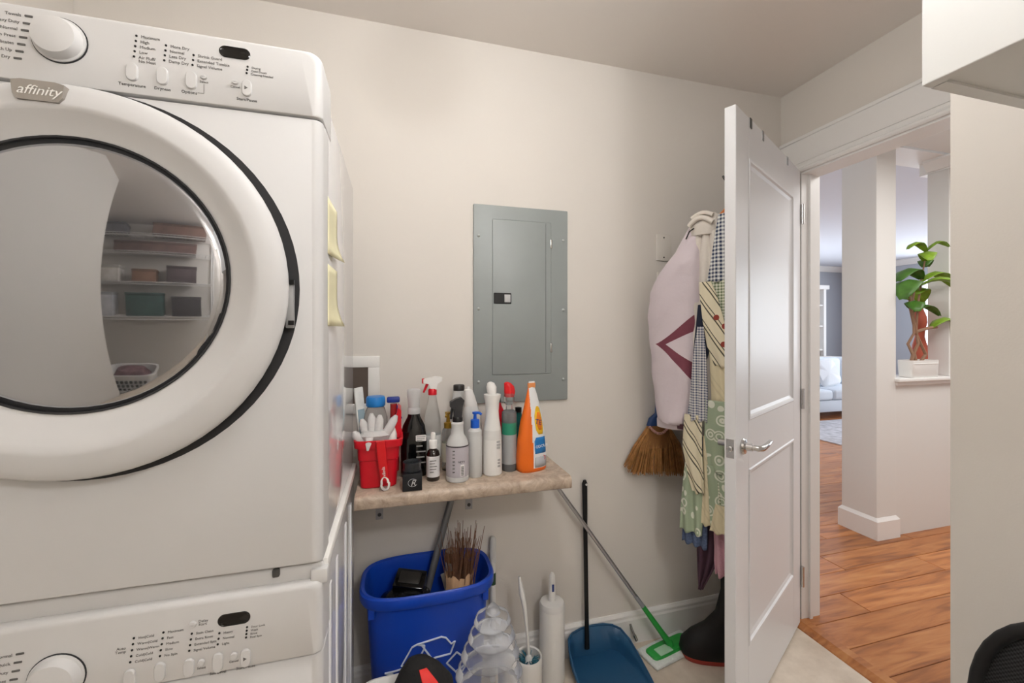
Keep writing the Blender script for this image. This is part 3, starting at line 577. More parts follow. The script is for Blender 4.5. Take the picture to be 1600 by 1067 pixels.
def patch(name, m_, poly, off, zt):   # small printed shapes laid just in front of the pouch face
    g = MB(); rings = []
    def fy(u, zz):
        import bisect
        zs = [s_[0] for s_ in secs]; i = max(0, min(len(zs)-2, bisect.bisect(zs, zz)-1)); k = (zz-zs[i])/(zs[i+1]-zs[i])
        hw = secs[i][1]+(secs[i+1][1]-secs[i][1])*k; hd = secs[i][2]+(secs[i+1][2]-secs[i][2])*k
        c_ = min(.999, abs(u)/hw); return -hd*(1-c_**2.6)**(1/2.6)
    N = 8; R = []
    for (u0, u1, zz) in poly: R.append([(u0+(u1-u0)*k/N, fy(u0+(u1-u0)*k/N, zz)-off, zz) for k in range(N+1)])
    g.rings(R, cap=False, closed=False, M=RM); return g.build(name, m_, t, solid=.0006)
patch('blue_banner', mat('pouch_blue', (34, 120, 190), .4), [(-.005, .043, .062), (-.006, .044, .075), (-.006, .0435, .09), (-.006, .042, .105), (-.0, .04, .116)], .001, 0)
patch('silver_band', mat('pouch_silver', (176, 178, 182), .35), [(-.006, .046, .016), (-.007, .046, .03), (-.006, .046, .05)], .0008, 0)
patch('yellow_ring', mat('pouch_yellow', (246, 196, 44), .4), [(.012, .03, .125), (.003, .034, .14), (-.001, .033, .165), (.0, .03, .19), (.006, .024, .212), (.01, .018, .22)], .001, 0)
patch('orange_ring', mat('pouch_orange_print', (240, 130, 30), .4), [(.014, .026, .14), (.008, .028, .155), (.007, .026, .18), (.011, .02, .2)], .002, 0)
for k in (0, 1):
    m = MB(); m.tube([(.012+.018*k+.0075*math.cos(a), -.0325+.002*k, .045+.0075*math.sin(a)) for a in [2*PI*i/16 for i in range(17)]], .001, 6, RM); m.build('warning_ring', mat('print_red', (206, 40, 44), .5), t)
text('TE', .024, None, mat('print_navy', (34, 44, 120), .5), t, M=RM @ Matrix.Translation((-.002, -.0262, .163)) @ Matrix.Rotation(PI/2-.15, 4, 'X') @ Matrix.Rotation(-.25, 4, 'Z'))
text('ODOUR', .0135, None, mat('print_white', (240, 240, 240), .5), t, M=RM @ Matrix.Translation((-.003, -.0345, .08)) @ Matrix.Rotation(PI/2-.1, 4, 'X') @ Matrix.Rotation(.08, 4, 'Z'))
m = MB(); m.box(-.013, .015, -.004, .004, .283, .3, .001, M=RM); m.build('top_seal', mat('seal_orange', (232, 150, 90), .4), t)
# black box with glass dish
x, y = .047, 1.318
t = thing('candle_box', 'small black box with a silver script monogram at the shelf front', 'box', (x, y, SZ))
m = MB(); m.box(x-.0285, x+.0285, y-.0285, y+.0285, SZ, SZ+.052, .0015); m.build('box', mat('box_black', (17, 19, 24), .45), t)
text('R', .026, (x+.002, y-.029, SZ+.016), mat('monogram_silver', (206, 208, 212), .3, .5), t, shear=.3, align='CENTER')
m = MB(); m.tube([(x+.001+.0135*math.cos(a), y-.0288, SZ+.025+.0115*math.sin(a)) for a in [.6+5.2*i/22 for i in range(23)]], .0006, 6); m.build('monogram_ring', MATS['monogram_silver'], t)
o = MB().lathe([(.024, .0525), (.027, .056), (.027, .078), (.0285, .08), (.0265, .0815), (.0245, .078), (.024, .06), (.001, .058)], 32, T(x, y)).build('glass_dish', mat('smoky_glass', (92, 96, 102), .06, trans=.75, ior=1.3), base=(x, y, SZ+.0525)); tag(o, 'small smoky glass dish resting on the black box', 'dish')
# ---------------------------------------------------------------- blue recycling bin
bx_, by_ = .105, 1.447
t = thing('recycling_bin', 'blue recycling bin with a white triangular arrows symbol under the shelf', 'bin', (bx_, by_, 0))
def binsec(z, k, e=3.2): return (z, .20*k, .118*k, 0, 0, e)
m = MB(); m.loft([(0, .163, .09, 0, 0, 4), (.006, .168, .094, 0, 0, 4), (.455, .197, .112, 0, 0, 3.6), (.47, .198, .113, 0, 0, 3.6), (.472, .213, .127, 0, 0, 3.4), (.482, .218, .132, 0, 0, 3.4), (.506, .218, .132, 0, 0, 3.4), (.512, .213, .127, 0, 0, 3.4), (.508, .203, .118, 0, 0, 3.4), (.47, .194, .109, 0, 0, 3.6), (.02, .16, .088, 0, 0, 4), (.018, .05, .03, 0, 0, 4)], 56, Matrix.Translation((bx_, by_, 0)))
bn = m.build('bin_body', mat('bin_blue', (18, 70, 186), .35), t)
for s in (-1, 1): bx(bx_+s*.178-.01, bx_+s*.178+.01, by_-.098, by_-.07, .44, .475, bev=.003).build('rim_tab', MATS['bin_blue'], t)
def bin_front(u, z):  # front surface y of the bin for x offset u
    k = z/.455; hw = .168+(.197-.168)*k; hd = .094+(.112-.094)*k; e = 3.8
    return by_-hd*(1-min(.999, abs(u)/hw)**e)**(1/e)-.0018
wm = mat('symbol_white', (214, 222, 236), .5)
def stroke(pts, w_=.0055):
    P = []
    for (a, b_), (c_, d_) in zip(pts[:-1], pts[1:]):
        for k in range(6): P.append((a+(c_-a)*k/6, b_+(d_-b_)*k/6))
    P.append(pts[-1]); m = MB(); m.tube([(bx_+u, bin_front(u, z), z) for u, z in P], w_*.5, 6); return m.build('symbol_stroke', wm, t)
sx, sz = -.008, .300   # symbol centre
def sp(L): return [(sx+a*.00145, sz+b_*.00145) for a, b_ in L]
stroke(sp([(-8, 28), (-24, 33), (-34, 29), (-56, -8), (-30, -18), (-8, 22), (-8, 28)]))
stroke(sp([(-24, 33), (28, 40), (38, 36), (50, 20), (58, 24), (48, -2), (14, -4), (-2, -14), (10, -8), (-14, 30)]))
stroke(sp([(62, -2), (40, -22), (60, -46), (80, -36), (80, -20), (62, -2)]))
stroke(sp([(60, -46), (66, -58), (82, -40)]))
stroke(sp([(-90, -22), (-40, -12)])); stroke(sp([(-90, -22), (-74, -24), (-88, -52), (-80, -56)])); stroke(sp([(-40, -52), (20, -52), (20, -64), (36, -48)]))
# bin contents
t = thing('plastic_tray', 'glossy black moulded plastic tray dumped in the blue bin', 'tray', (.03, 1.45, .4))
m = MB(); A = T(.045, 1.455, .47) @ Matrix.Rotation(.35, 4, 'X') @ Matrix.Rotation(-.3, 4, 'Z')
m.box(-.05, .05, -.035, .035, 0, .03, .004, M=A); m.build('tray', mat('tray_black', (18, 18, 19), .15, coat=.5), t)
bx(-.035, .035, -.022, .022, .03, .034, bev=.003, M=A).build('recess', mat('tray_dull', (52, 50, 48), .4), t)
o = MB().loft([(.30, .09, .06, 0, 0, 2.5), (.40, .1, .07, 0, 0, 2.2), (.445, .08, .055, .01, 0, 2), (.465, .03, .02, 0, 0, 2)], 26, T(.02, 1.445, 0)).build('rubbish_bag', mat('bag_black', (16, 16, 17), .18, bump=1.0, bscale=28), base=(.02, 1.445, .3)); tag(o, 'crumpled black plastic bag lying in the blue bin', 'bag')
t = thing('cardboard_tube', 'printed cardboard tube standing in the blue bin beside the twigs', 'tube', (.175, 1.5, .1))
m = MB(); m.rings([[(.192+r*math.cos(2*PI*i/24), 1.505+r*math.sin(2*PI*i/24), z) for i in range(24)] for r, z in ((.024, .1), (.024, .535), (.021, .535), (.021, .3))], cap=False); m.build('tube', mat('tube_paper', (206, 198, 186), .7, noise=.25, nscale=30), t)
m = MB(); m.lathe([(.0245, .505), (.0245, .537), (.0205, .537)], 24, T(.192, 1.505, 0), cap=False); m.build('rim', mat('tube_kraft', (150, 112, 78), .8), t)
t = thing('twig_bundle', 'bundle of dry brown twigs in a torn kraft paper bag in the bin', 'twigs', (.225, 1.44, .2))
m = MB()
for i in range(90):
    a, r = random.uniform(0, 2*PI), random.uniform(0, .032); x0, y0 = .212+r*math.cos(a)*1.1, 1.44+r*math.sin(a)*.6
    dx, dy = random.gauss(.012, .022), random.gauss(0, .02); h_ = random.uniform(.56, .66)
    p0 = (x0, y0, .25); p1 = (x0+dx*.5, y0+dy*.5, .25+(h_-.25)*.55); p2 = (x0+dx*1.3+random.gauss(0, .006), y0+dy*1.2, h_)
    m.tube([p0, p1, p2], [.0024, .0021, .001], 4)
    if random.random() < .5: m.tube([p1, ((p1[0]+p2[0])/2+random.gauss(0, .014), p1[1]+.005, (p1[2]+p2[2])/2+.02)], [.0011, .0006], 4)
o = m.build('twigs', mat('twig_brown', (120, 84, 62), .8, noise=.3, nscale=30), t, smooth=False); o['kind'] = 'stuff'
m = MB(); N = 28; m.rings([[(.212+(.045+.004*math.sin(3*a))*k*math.cos(a), 1.44+.032*k*math.sin(a), z+(.006*math.sin(5*a)+.004*math.sin(11*a) if z > .4 else 0)) for a in [2*PI*i/N for i in range(N)]] for z, k in ((.2, .8), (.35, .95), (.492, 1.02))], cap=False)
m.build('paper_bag', mat('kraft_paper', (190, 152, 116), .8, bump=.3, bscale=30), t, solid=.001)
o = MB().box(-.05, .05, -.003, .003, 0, .2, .001, M=T(.25, 1.5, .28) @ Matrix.Rotation(-.25, 4, 'Y')).build('paper_sheets', mat('sheet_paper', (216, 210, 200), .7), base=(.25, 1.5, .28)); tag(o, 'off-white folded card in the blue bin behind the twigs', 'card')
o = MB().tube([(.083, 1.45, .12), (.1, 1.47, .42), (.2, 1.572, .70), (.205, 1.577, .76)], .0125, 14).build('metal_pole', mat('pole_grey', (128, 128, 130), .4, .5), base=(.083, 1.45, .12)); tag(o, 'dull grey pole leaning from the bin up under the shelf', 'pole')
# ---------------------------------------------------------------- white pole, brushes, dustpan, mop
t = thing('mop_handle', 'white pole with a green label standing between bin and toilet brush', 'pole', (.357, 1.555, 0))
m = MB(); m.tube([(.353, 1.553, 0), (.3545, 1.558, .25), (.357, 1.568, .5)], .011, 14); m.build('pole', wplastic_m, t)
m = MB(); m.loft([(.44, .0125, .0125), (.455, .0135, .0135), (.525, .0125, .0125), (.538, .008, .008)], 16, T(.3572, 1.5675, 0)); m.build('grip', mat('grip_white', (224, 223, 220), .45, bump=.4, bscale=300), t)
m = MB(); m.lathe([(.0118, .36), (.0118, .405)], 16, T(.3555, 1.5618, 0), cap=False); m.build('green_label', mat('label_dark_green', (44, 78, 52), .5), t)
x, y = .4535, 1.418
t = thing('toilet_brush', 'white toilet brush standing in an open white holder with teal bristles', 'toilet brush', (x, y, 0))
m = MB(); m.lathe([(.044, 0), (.047, .004), (.048, .16), (.0475, .172), (.045, .176), (.041, .172), (.0405, .03), (.001, .028)], 36, T(x, y, 0)); m.build('holder', wplastic_m, t)
m = MB()
for i in range(130):
    a = random.uniform(0, 2*PI); z = .11+.05*random.random(); m.tube([(x+.006*math.cos(a), y+.006*math.sin(a), z), (x+.036*math.cos(a), y+.036*math.sin(a), z+.012)], .0011, 4)
o = m.build('bristles', mat('bristle_teal', (58, 120, 140), .6), t, smooth=False); o['kind'] = 'stuff'
m = MB(); m.lathe([(.012, .13), (.0125, .166), (.006, .176)], 18, T(x, y, 0)); m.tube([(x, y, .17), (x-.006, y+.004, .27), (x-.012, y+.01, .34), (x-.02, y+.02, .39), (x-.026, y+.03, .44)], [.0055, .0055, .008, .0105, .004], 14); m.build('handle', wplastic_m, t)
x, y = .574, 1.503
t = thing('toilet_brush', 'closed white cylindrical toilet brush holder with upright handle', 'toilet brush', (x, y, 0))
m = MB(); m.lathe([(.045, 0), (.048, .003), (.048, .268), (.047, .272)], 36, T(x, y, 0)); m.build('holder', wplastic_m, t)
m = MB(); m.loft([(.272, .0485, .0485), (.284, .0485, .0485), (.293, .044, .044, .0, 0), (.297, .02, .02), (.298, .001, .001)], 36, T(x, y, 0)); m.build('lid', mat('lid_white', (226, 224, 221), .45), t)
m = MB(); m.loft([(.296, .0145, .012), (.33, .0125, .011), (.37, .0125, .010), (.392, .011, .009), (.402, .005, .004)], 18, T(x, y, 0)); hd_ = m.build('handle', wplastic_m, t)
bx(x-.004, x+.004, y-.0125, y-.0095, .335, .362).build('blue_mark', mat('mark_navy', (46, 60, 120), .5), hd_, smooth=False)
t = thing('dustpan', 'blue long-handled dustpan with black handle leaning on the wall', 'dustpan', (.765, 1.44, 0))
m = MB(); W_ = .135
def pan(z_off, inset):
    return None
N = 9; outer = []
for (yy, hw, zr) in ((1.565, .09, .105), (1.545, .115, .10), (1.50, .13, .085), (1.44, .136, .06), (1.37, .138, .035), (1.30, .136, .012)):
    outer.append((yy, hw, zr))
xc = .775
R = []
for yy, hw, zr in outer: R.append([(xc-hw, yy, zr), (xc-hw*.97, yy, zr*.4+.004), (xc-hw*.9, yy, .008), (xc-hw*.5, yy, .004), (xc, yy, .003), (xc+hw*.5, yy, .004), (xc+hw*.9, yy, .008), (xc+hw*.97, yy, zr*.4+.004), (xc+hw, yy, zr)])
bk = [[(q[0]*.0+xc+(q[0]-xc)*.86, 1.572, max(q[2], .02) if abs(q[0]-xc) > .05 else .10) for q in R[0]]]
back = [(xc-.088, 1.566, .107), (xc-.075, 1.568, .1085), (xc-.055, 1.571, .112), (xc-.03, 1.572, .1135), (xc, 1.573, .115), (xc+.03, 1.572, .1135), (xc+.055, 1.571, .112), (xc+.075, 1.568, .1085), (xc+.088, 1.566, .107)]
m.rings([back]+R, cap=False, closed=False); m.build('pan', mat('pan_blue', (38, 84, 122), .4), t, solid=.004, ang=60)
m = MB(); m.tube([(xc-.09, 1.563, .107)]+[(xc-hw, yy, zr) for yy, hw, zr in outer], .004, 8); m.tube([(xc+.09, 1.563, .107)]+[(xc+hw, yy, zr) for yy, hw, zr in outer], .004, 8); m.tube([(xc-.09, 1.563, .107), (xc-.05, 1.571, .113), (xc, 1.573, .115), (xc+.05, 1.571, .113), (xc+.09, 1.563, .107)], .004, 8); m.build('rim', MATS['pan_blue'], t)
m = MB(); m.loft([(0, .011, .007), (.1, .009, .006), (.5, .009, .006), (.56, .0105, .0065), (.66, .0115, .0065), (.672, .006, .004)], 16, T(.742, 1.548, .045) @ Matrix.Rotation(math.radians(-2.0), 4, 'X')); h_ = m.build('handle', black_m, t)
m = MB(); m.lathe([(.004, 0), (.004, .003)], 12, T(.742, 1.556, .703) @ Matrix.Rotation(PI/2, 4, 'X')); m.build('hanging_hole', wplastic_m, h_)
# floor mop
t = thing('floor_mop', 'flat floor mop with green head, white pad and silver pole', 'mop', (1.09, 1.5, 0))
A = T(1.09, 1.5, 0) @ Matrix.Rotation(math.radians(12), 4, 'Z')
m = MB(); m.box(-.128, .128, -.056, .056, .0, .016, .006, 3, M=A); m.build('white_pad', mat('mop_cloth', (232, 236, 232), .9, bump=.6, bscale=120), t)
m = MB(); m.loft([(.014, .108, .034, 0, 0, 6), (.022, .108, .034, 0, 0, 6), (.027, .102, .03, 0, 0, 6)], 40, A); m.build('head_plate', mat('mop_green', (44, 160, 66), .45), t)
m = MB(); m.box(-.05, .02, -.02, .02, .026, .031, .003, M=A @ Matrix.Translation((-.03, -.012, 0))); m.build('grip_tab', mat('mop_pale_green', (176, 214, 182), .5), t)
pa = Vector((1.085, 1.5, .04)); pb = Vector((.553, 1.555, .795)); dv = (pb-pa)
m = MB(); m.lathe([(.018, .024), (.016, .04), (.011, .05)], 16, A); m.tube([pa, pa+dv*.05, pa+dv*.21], [.014, .012, .0095], 14); m.build('socket', MATS['mop_green'], t)
m = MB(); m.tube([pa+dv*.2, pa+dv*.27], .0088, 14); m.build('ferrule', mat('ferrule_grey', (150, 152, 156), .4), t)
m = MB(); m.tube([pa+dv*.26, pb], .0078, 14); m.build('pole', mat('aluminium', (184, 184, 186), .28, .9), t)
t = thing('cable_stub', 'short cable stub with a silver plug end poking from the baseboard', 'cable', (.95, 1.57, .07))
m = MB(); m.tube([(.955, 1.575, .085), (.953, 1.56, .075), (.958, 1.545, .055)], .0045, 8); m.build('cable', mat('cable_grey', (120, 118, 115), .5), t)
m = MB(); m.tube([(.957, 1.548, .058), (.962, 1.538, .04)], .0065, 10); m.build('plug', chrome_m, t)
# ---------------------------------------------------------------- open door
def door_local(): return None
dth = math.atan2(-.471, -.882)
door = thing('door_1', 'white two-panel door standing open with a chrome lever handle', None, (1.755, 1.475, 0), dth, kind='structure')
DW, DH, TH = .811, 2.046, .035     # local: x along door from hinge, y: 0 (camera face is +y side?) .. computed below
# local +x = away from hinge; local +y = rotated 90 deg: (-sin, cos) -> (.471,-.882) = camera side
FY, BY = 0.0, -.035
zs = [(.012, .26), (.86, 1.022), (1.91, DH)]; xs = [(.0, .112), (.69, DW)]
b = MB()
for a_, c_ in xs: b.box(a_, c_, BY, FY, .012, DH, .002, 1)
for a_, c_ in zs: b.box(.112, .69, BY, FY, a_, c_)
b.build('frame', door_m, door, smooth=False)
for (z0, z1) in ((.26, .86), (1.022, 1.91)):
    for sgn, yb in ((1, FY), (-1, BY)):
        m = MB(); R = []
        for ins, dy in ((0, 0), (.004, .003), (.012, .002), (.016, -.004), (.03, -.009), (.036, -.009)):
            R.append([(.112+ins, yb+sgn*dy, z0+ins), (.69-ins, yb+sgn*dy, z0+ins), (.69-ins, yb+sgn*dy, z1-ins), (.112+ins, yb+sgn*dy, z1-ins)])
        m.rings(R, cap=False); m.build('moulding', door_m, door, smooth=False)
    bx(.14, .662, BY+.008, FY-.008, z0+.028, z1-.028).build('panel', door_m, door, smooth=False)
hz = .948
m = MB(); m.lathe([(.026, 0), (.027, .004), (.024, .009), (.013, .012), (.012, .03)], 28, Matrix.Translation((.748, FY, hz)) @ Matrix.Rotation(-PI/2, 4, 'X')); h_ = m.build('handle', chrome_m, door)
m = MB(); m.tube([(.748, FY+.026, hz), (.748, FY+.045, hz), (.735, FY+.054, hz), (.69, FY+.056, hz+.003), (.655, FY+.055, hz+.007), (.632, FY+.052, hz+.003)], [.0095, .0095, .0095, .008, .007, .006], 14); m.build('lever', chrome_m, h_)
m = MB(); m.lathe([(.026, 0), (.027, .004), (.013, .012), (.012, .04)], 24, Matrix.Translation((.748, BY, hz)) @ Matrix.Rotation(PI/2, 4, 'X')); m.build('handle', chrome_m, door)
m = MB(); m.box(DW-.001, DW+.001, BY+.006, FY-.006, hz-.03, hz+.03); m.lathe([(.009, 0), (.009, .006), (.006, .009)], 14, Matrix.Translation((DW, (BY+FY)/2, hz)) @ Matrix.Rotation(PI/2, 4, 'Y')); m.build('latch_bolt', chrome_m, door)
for z in (.22, 1.02, 1.85): MB().lathe([(.007, -.045), (.007, .045)], 12, Matrix.Translation((-.004, .008, z))).build('hinge', chrome_m, door)
# over-door hooks
for i, s_ in enumerate((.67, .538, .214)):
    t = thing('over_door_hook', ['dark over-door hook nearest the free edge of the door', 'silver over-door hook in the middle of the door top', 'silver over-door hook nearest the hinges'][i], 'hook', (1.755, 1.475, 0), dth, group='hooks over the door top', local=True)
    mm = mat('hook_dark', (52, 50, 48), .4, .6) if i == 0 else mat('hook_silver', (150, 150, 150), .35, .8)
    m = MB(); m.box(s_-.009, s_+.009, BY-.002, FY+.002, DH, DH+.002); m.box(s_-.009, s_+.009, FY, FY+.002, DH-.032, DH+.002); m.box(s_-.009, s_+.009, BY-.002, BY, DH-.2, DH+.002); m.build('strap', mm, t, smooth=False)
    m = MB(); m.tube([(s_, BY-.002, DH-.18), (s_, BY-.02, DH-.195), (s_, BY-.045, DH-.19), (s_, BY-.055, DH-.17)], .004, 8); m.build('hook', mm, t)
# ---------------------------------------------------------------- hanging clothes behind the door
# local frame: x = w (to the right, along (.471,-.882)), y = q (.882,.471) away from camera, z up
CM = Matrix(((.471, .882, 0, 1.075), (-.882, .471, 0, 1.37), (0, 0, 1, 0), (0, 0, 0, 1)))
def lerp(rows, z):
    z = max(rows[-1][0], min(rows[0][0], z))
    for (z0, a0, b0), (z1, a1, b1) in zip(rows[:-1], rows[1:]):
        if z1 <= z <= z0:
            k = (z0-z)/(z0-z1) if z0 != z1 else 0; return a0+(a1-a0)*k, b0+(b1-b0)*k
    return rows[-1][1:]
def drape(rows, q, amp, fr, ph=0, n=40, nz=46, bulge=.0, qt=None):
    """rows top to bottom: (z, w_left, w_right)"""
    R = []; zt, zb = rows[0][0], rows[-1][0]
    for i in range(nz+1):
        z = zt+(zb-zt)*i/nz; a_, b_ = lerp(rows, z); k = i/nz; r = []
        for j in range(n+1):
            u = j/n; w_ = a_+(b_-a_)*u
            qq = (q if qt is None else qt+(q-qt)*min(1, k*3))+amp*(.35+.65*k)*math.sin(fr*u*2*PI+ph+1.3*math.sin(3*k+ph))-bulge*math.sin(PI*u)
            r.append((w_, qq, z+.004*math.sin(fr*u*2*PI+ph)*(k > .98)))
        R.append(r)
    return MB().rings(R, cap=False, closed=False, M=CM)
# jacket sleeve + body
jk = thing('winter_jacket', 'pale lilac winter jacket with maroon chevron hanging behind the door', 'jacket', (1.05, 1.36, .97))
def jacket_mat():
    m = mat('jacket_lilac', (214, 202, 207), .75, bump=.25, bscale=40); nt = m.node_tree; L = nt.links.new; p = nt.nodes['Principled BSDF']
    g = nt.nodes.new('ShaderNodeNewGeometry'); sep = nt.nodes.new('ShaderNodeSeparateXYZ'); L(g.outputs['Position'], sep.inputs[0])
    def mth(op, a_, b_=None):
        k = nt.nodes.new('ShaderNodeMath'); k.operation = op
        for i, v in enumerate((a_, b_)):
            if v is None: continue
            if isinstance(v, (int, float)): k.inputs[i].default_value = v
            else: L(v, k.inputs[i])
        return k.outputs[0]
    wx = mth('ADD', mth('MULTIPLY', mth('SUBTRACT', sep.outputs['X'], 1.075), .471), mth('MULTIPLY', mth('SUBTRACT', sep.outputs['Y'], 1.37), -.882))
    s = mth('ADD', wx, .096); dz = mth('SUBTRACT', sep.outputs['Z'], 1.274)
    sp_ = mth('POWER', mth('MAXIMUM', s, 0.0), 1.35)
    up = mth('GREATER_THAN', dz, 0.0)
    kout = mth('ADD', mth('MULTIPLY', up, -.35), 2.0)       # outer slope: 1.25 above, 2.0 below (times s^1.35)
    outer = mth('LESS_THAN', mth('ABSOLUTE', dz), mth('MULTIPLY', sp_, mth('ADD', mth('MULTIPLY', up, -.45), 2.0)))
    inner = mth('GREATER_THAN', mth('ABSOLUTE', dz), mth('MULTIPLY', mth('MAXIMUM', mth('SUBTRACT', s, .045), 0.0), mth('ADD', mth('MULTIPLY', up, -.2), .72)))
    f = mth('MULTIPLY', outer, inner)
    mx = nt.nodes.new('ShaderNodeMix'); mx.data_type = 'RGBA'; L(f, mx.inputs['Factor']); mx.inputs['A'].default_value = (*lin((216, 204, 209)), 1); mx.inputs['B'].default_value = (*lin((126, 66, 80)), 1)
    L(mx.outputs['Result'], p.inputs['Base Color']); return m
jm = jacket_mat()
rows = [(1.735, .03, .062), (1.70, .008, .062), (1.616, -.036, .062), (1.548, -.1, .06), (1.474, -.141, .058), (1.369, -.148, .056), (1.213, -.134, .05), (1.11, -.123, .044), (1.0, -.110, .03), (.975, -.106, .02)]
R = []
for i in range(60):
    z = 1.735-(1.735-.975)*i/59; a_, b_ = lerp(rows, z); c_, hw = (a_+b_)/2, (b_-a_)/2; hd = min(.052, hw*.8)*(1 if i > 4 else .6)
    r = []
    for k in range(40):
        an = 2*PI*k/40; wr = 1+.035*math.sin(9*z*6+3*math.sin(an*2))+.02*math.sin(31*z+an*3)
        r.append((c_+hw*math.cos(an)*wr**.5, -.02+hd*math.sin(an)*wr, z+.004*math.sin(an*2+z*20)))
    R.append(r)
MB().rings(R, M=CM).build('sleeve', jm, jk, ang=80)
m = MB(); m.loft([(.95, .060, .034, -.048, -.02, 2.4), (.98, .063, .037, -.046, -.02, 2.4), (.985, .060, .035, -.045, -.02, 2.4)], 32, CM); m.build('cuff', mat('cuff_lilac', (206, 194, 198), .75), jk)
bx(-.012, .012, -.059, -.054, .958, .976, M=CM).build('cuff_tab', mat('tab_maroon', (74, 44, 50), .7), jk, smooth=False)
cream_m = mat('jacket_cream', (222, 214, 204), .8, bump=.3, bscale=50)
drape([(1.72, .05, .12), (1.68, .04, .15), (1.6, .02, .17), (1.4, .02, .18), (1.2, .03, .18), (1.05, .03, .18)], -.03, .012, 4, .5).build('body', cream_m, jk, solid=.012)
m = MB(); m.loft([(1.675, .046, .036, .072, -.012, 2.4), (1.70, .054, .042, .075, -.012, 2.4), (1.725, .056, .043, .078, -.01, 2.3), (1.745, .05, .038, .075, -.008, 2.2), (1.757, .036, .026, .07, -.006, 2), (1.763, .012, .01, .068, -.005, 2)], 32, CM); m.build('collar', cream_m, jk)
m = MB(); m.tube([CM @ Vector((.03+.085*i/10, -.052-.006*math.sin(PI*i/10), 1.712+.022*math.sin(PI*i/10))) for i in range(11)], .009, 10); m.tube([CM @ Vector((.04+.075*i/10, -.05, 1.738+.014*math.sin(PI*i/10))) for i in range(11)], .008, 10); m.build('collar_fold', cream_m, jk)
m = MB(); m.tube([CM @ Vector((.05, -.055, 1.70)), CM @ Vector((.035, -.06, 1.69)), CM @ Vector((.02, -.055, 1.665))], .0025, 6); m.build('drawcord', dark_m, jk)
# wooden hanger
t = thing('coat_hanger', 'orange-brown wooden hanger holding the jacket behind the door', 'hanger', (1.13, 1.25, 1.74))
m = MB(); m.tube([CM @ Vector((.07, .03, 1.722)), CM @ Vector((.11, .02, 1.742)), CM @ Vector((.145, .01, 1.768)), CM @ Vector((.165, .0, 1.768)), CM @ Vector((.182, -.01, 1.76))], .009, 10); m.build('arms', mat('hanger_wood', (196, 112, 52), .45), t)
m = MB(); m.tube([CM @ Vector((.155, .005, 1.77)), CM @ Vector((.155, .005, 1.83)), CM @ Vector((.165, .005, 1.846)), CM @ Vector((.176, .005, 1.84))], .002, 6); m.build('hook', chrome_m, t)
# patterned fabric materials
def fabric(name, base, kind, cols, scale=1):
    m = mat(name, base, .85); nt = m.node_tree; L = nt.links.new; p = nt.nodes['Principled BSDF']
    g = nt.nodes.new('ShaderNodeNewGeometry'); mp = nt.nodes.new('ShaderNodeMapping'); mp.vector_type = 'TEXTURE'
    mp.inputs['Location'].default_value = (1.075, 1.37, 0); mp.inputs['Rotation'].default_value = (0, 0, math.atan2(-.882, .471)); L(g.outputs['Position'], mp.inputs[0])
    sep = nt.nodes.new('ShaderNodeSeparateXYZ'); L(mp.outputs[0], sep.inputs[0])
    def mth(op, a_, b_=None):
        k = nt.nodes.new('ShaderNodeMath'); k.operation = op
        for i, v in enumerate((a_, b_)):
            if v is None: continue
            if isinstance(v, (int, float)): k.inputs[i].default_value = v
            else: L(v, k.inputs[i])
        return k.outputs[0]
    def mix(f, a_, b_):
        k = nt.nodes.new('ShaderNodeMix'); k.data_type = 'RGBA'; L(f, k.inputs['Factor'])
        for nm, v in (('A', a_), ('B', b_)):
            if isinstance(v, tuple): k.inputs[nm].default_value = (*lin(v), 1)
            else: L(v, k.inputs[nm])
        return k.outputs['Result']
    X, Z = sep.outputs['X'], sep.outputs['Z']
    if kind == 'gingham':
        a_ = mth('GREATER_THAN', mth('FRACT', mth('MULTIPLY', X, scale)), .5); b_ = mth('GREATER_THAN', mth('FRACT', mth('MULTIPLY', Z, scale)), .5)
        f = mth('MULTIPLY', mth('ADD', a_, b_), .5); c = mix(f, base, cols[0])
    elif kind == 'paisley':
        v = nt.nodes.new('ShaderNodeTexVoronoi'); v.inputs['Scale'].default_value = scale; v.inputs['Randomness'].default_value = .5; L(mp.outputs[0], v.inputs['Vector'])
        d = v.outputs['Distance']; r1 = mth('LESS_THAN', mth('ABSOLUTE', mth('SUBTRACT', d, .42)), .05); r2 = mth('LESS_THAN', mth('ABSOLUTE', mth('SUBTRACT', d, .24)), .045); r3 = mth('LESS_THAN', d, .1)
        c = mix(r1, base, cols[0]); c = mix(r2, c, cols[0]); c = mix(r3, c, cols[1])
    else:  # diagonal stripes with florals
        s = mth('ADD', mth('MULTIPLY', X, .72*scale), mth('MULTIPLY', Z, .5*scale)); fr = mth('FRACT', s)
        c = mix(mth('LESS_THAN', fr, .1), base, cols[0]); c = mix(mth('LESS_THAN', mth('ABSOLUTE', mth('SUBTRACT', fr, .3)), .035), c, cols[0])
        v = nt.nodes.new('ShaderNodeTexVoronoi'); v.inputs['Scale'].default_value = scale*.75; L(mp.outputs[0], v.inputs['Vector'])
        c = mix(mth('LESS_THAN', v.outputs['Distance'], .2), c, cols[1])
    L(c, p.inputs['Base Color']); return m
navy_check = fabric('navy_gingham', (226, 226, 222), 'gingham', [(40, 52, 84)], 75)
green_check = fabric('green_gingham', (228, 226, 206), 'gingham', [(104, 120, 84)], 95)
slate_check = fabric('slate_gingham', (226, 224, 220), 'gingham', [(88, 94, 120)], 105)
paisley = fabric('sage_paisley', (164, 178, 150), 'paisley', [(226, 228, 212), (110, 128, 100)], 22)
floral = fabric('cream_floral_stripe', (226, 216, 188), 'floral', [(84, 80, 66), (150, 62, 50)], 26)
plain_cream = fabric('cream_floral', (224, 212, 178), 'floral', [(214, 202, 168), (150, 74, 58)], 20)
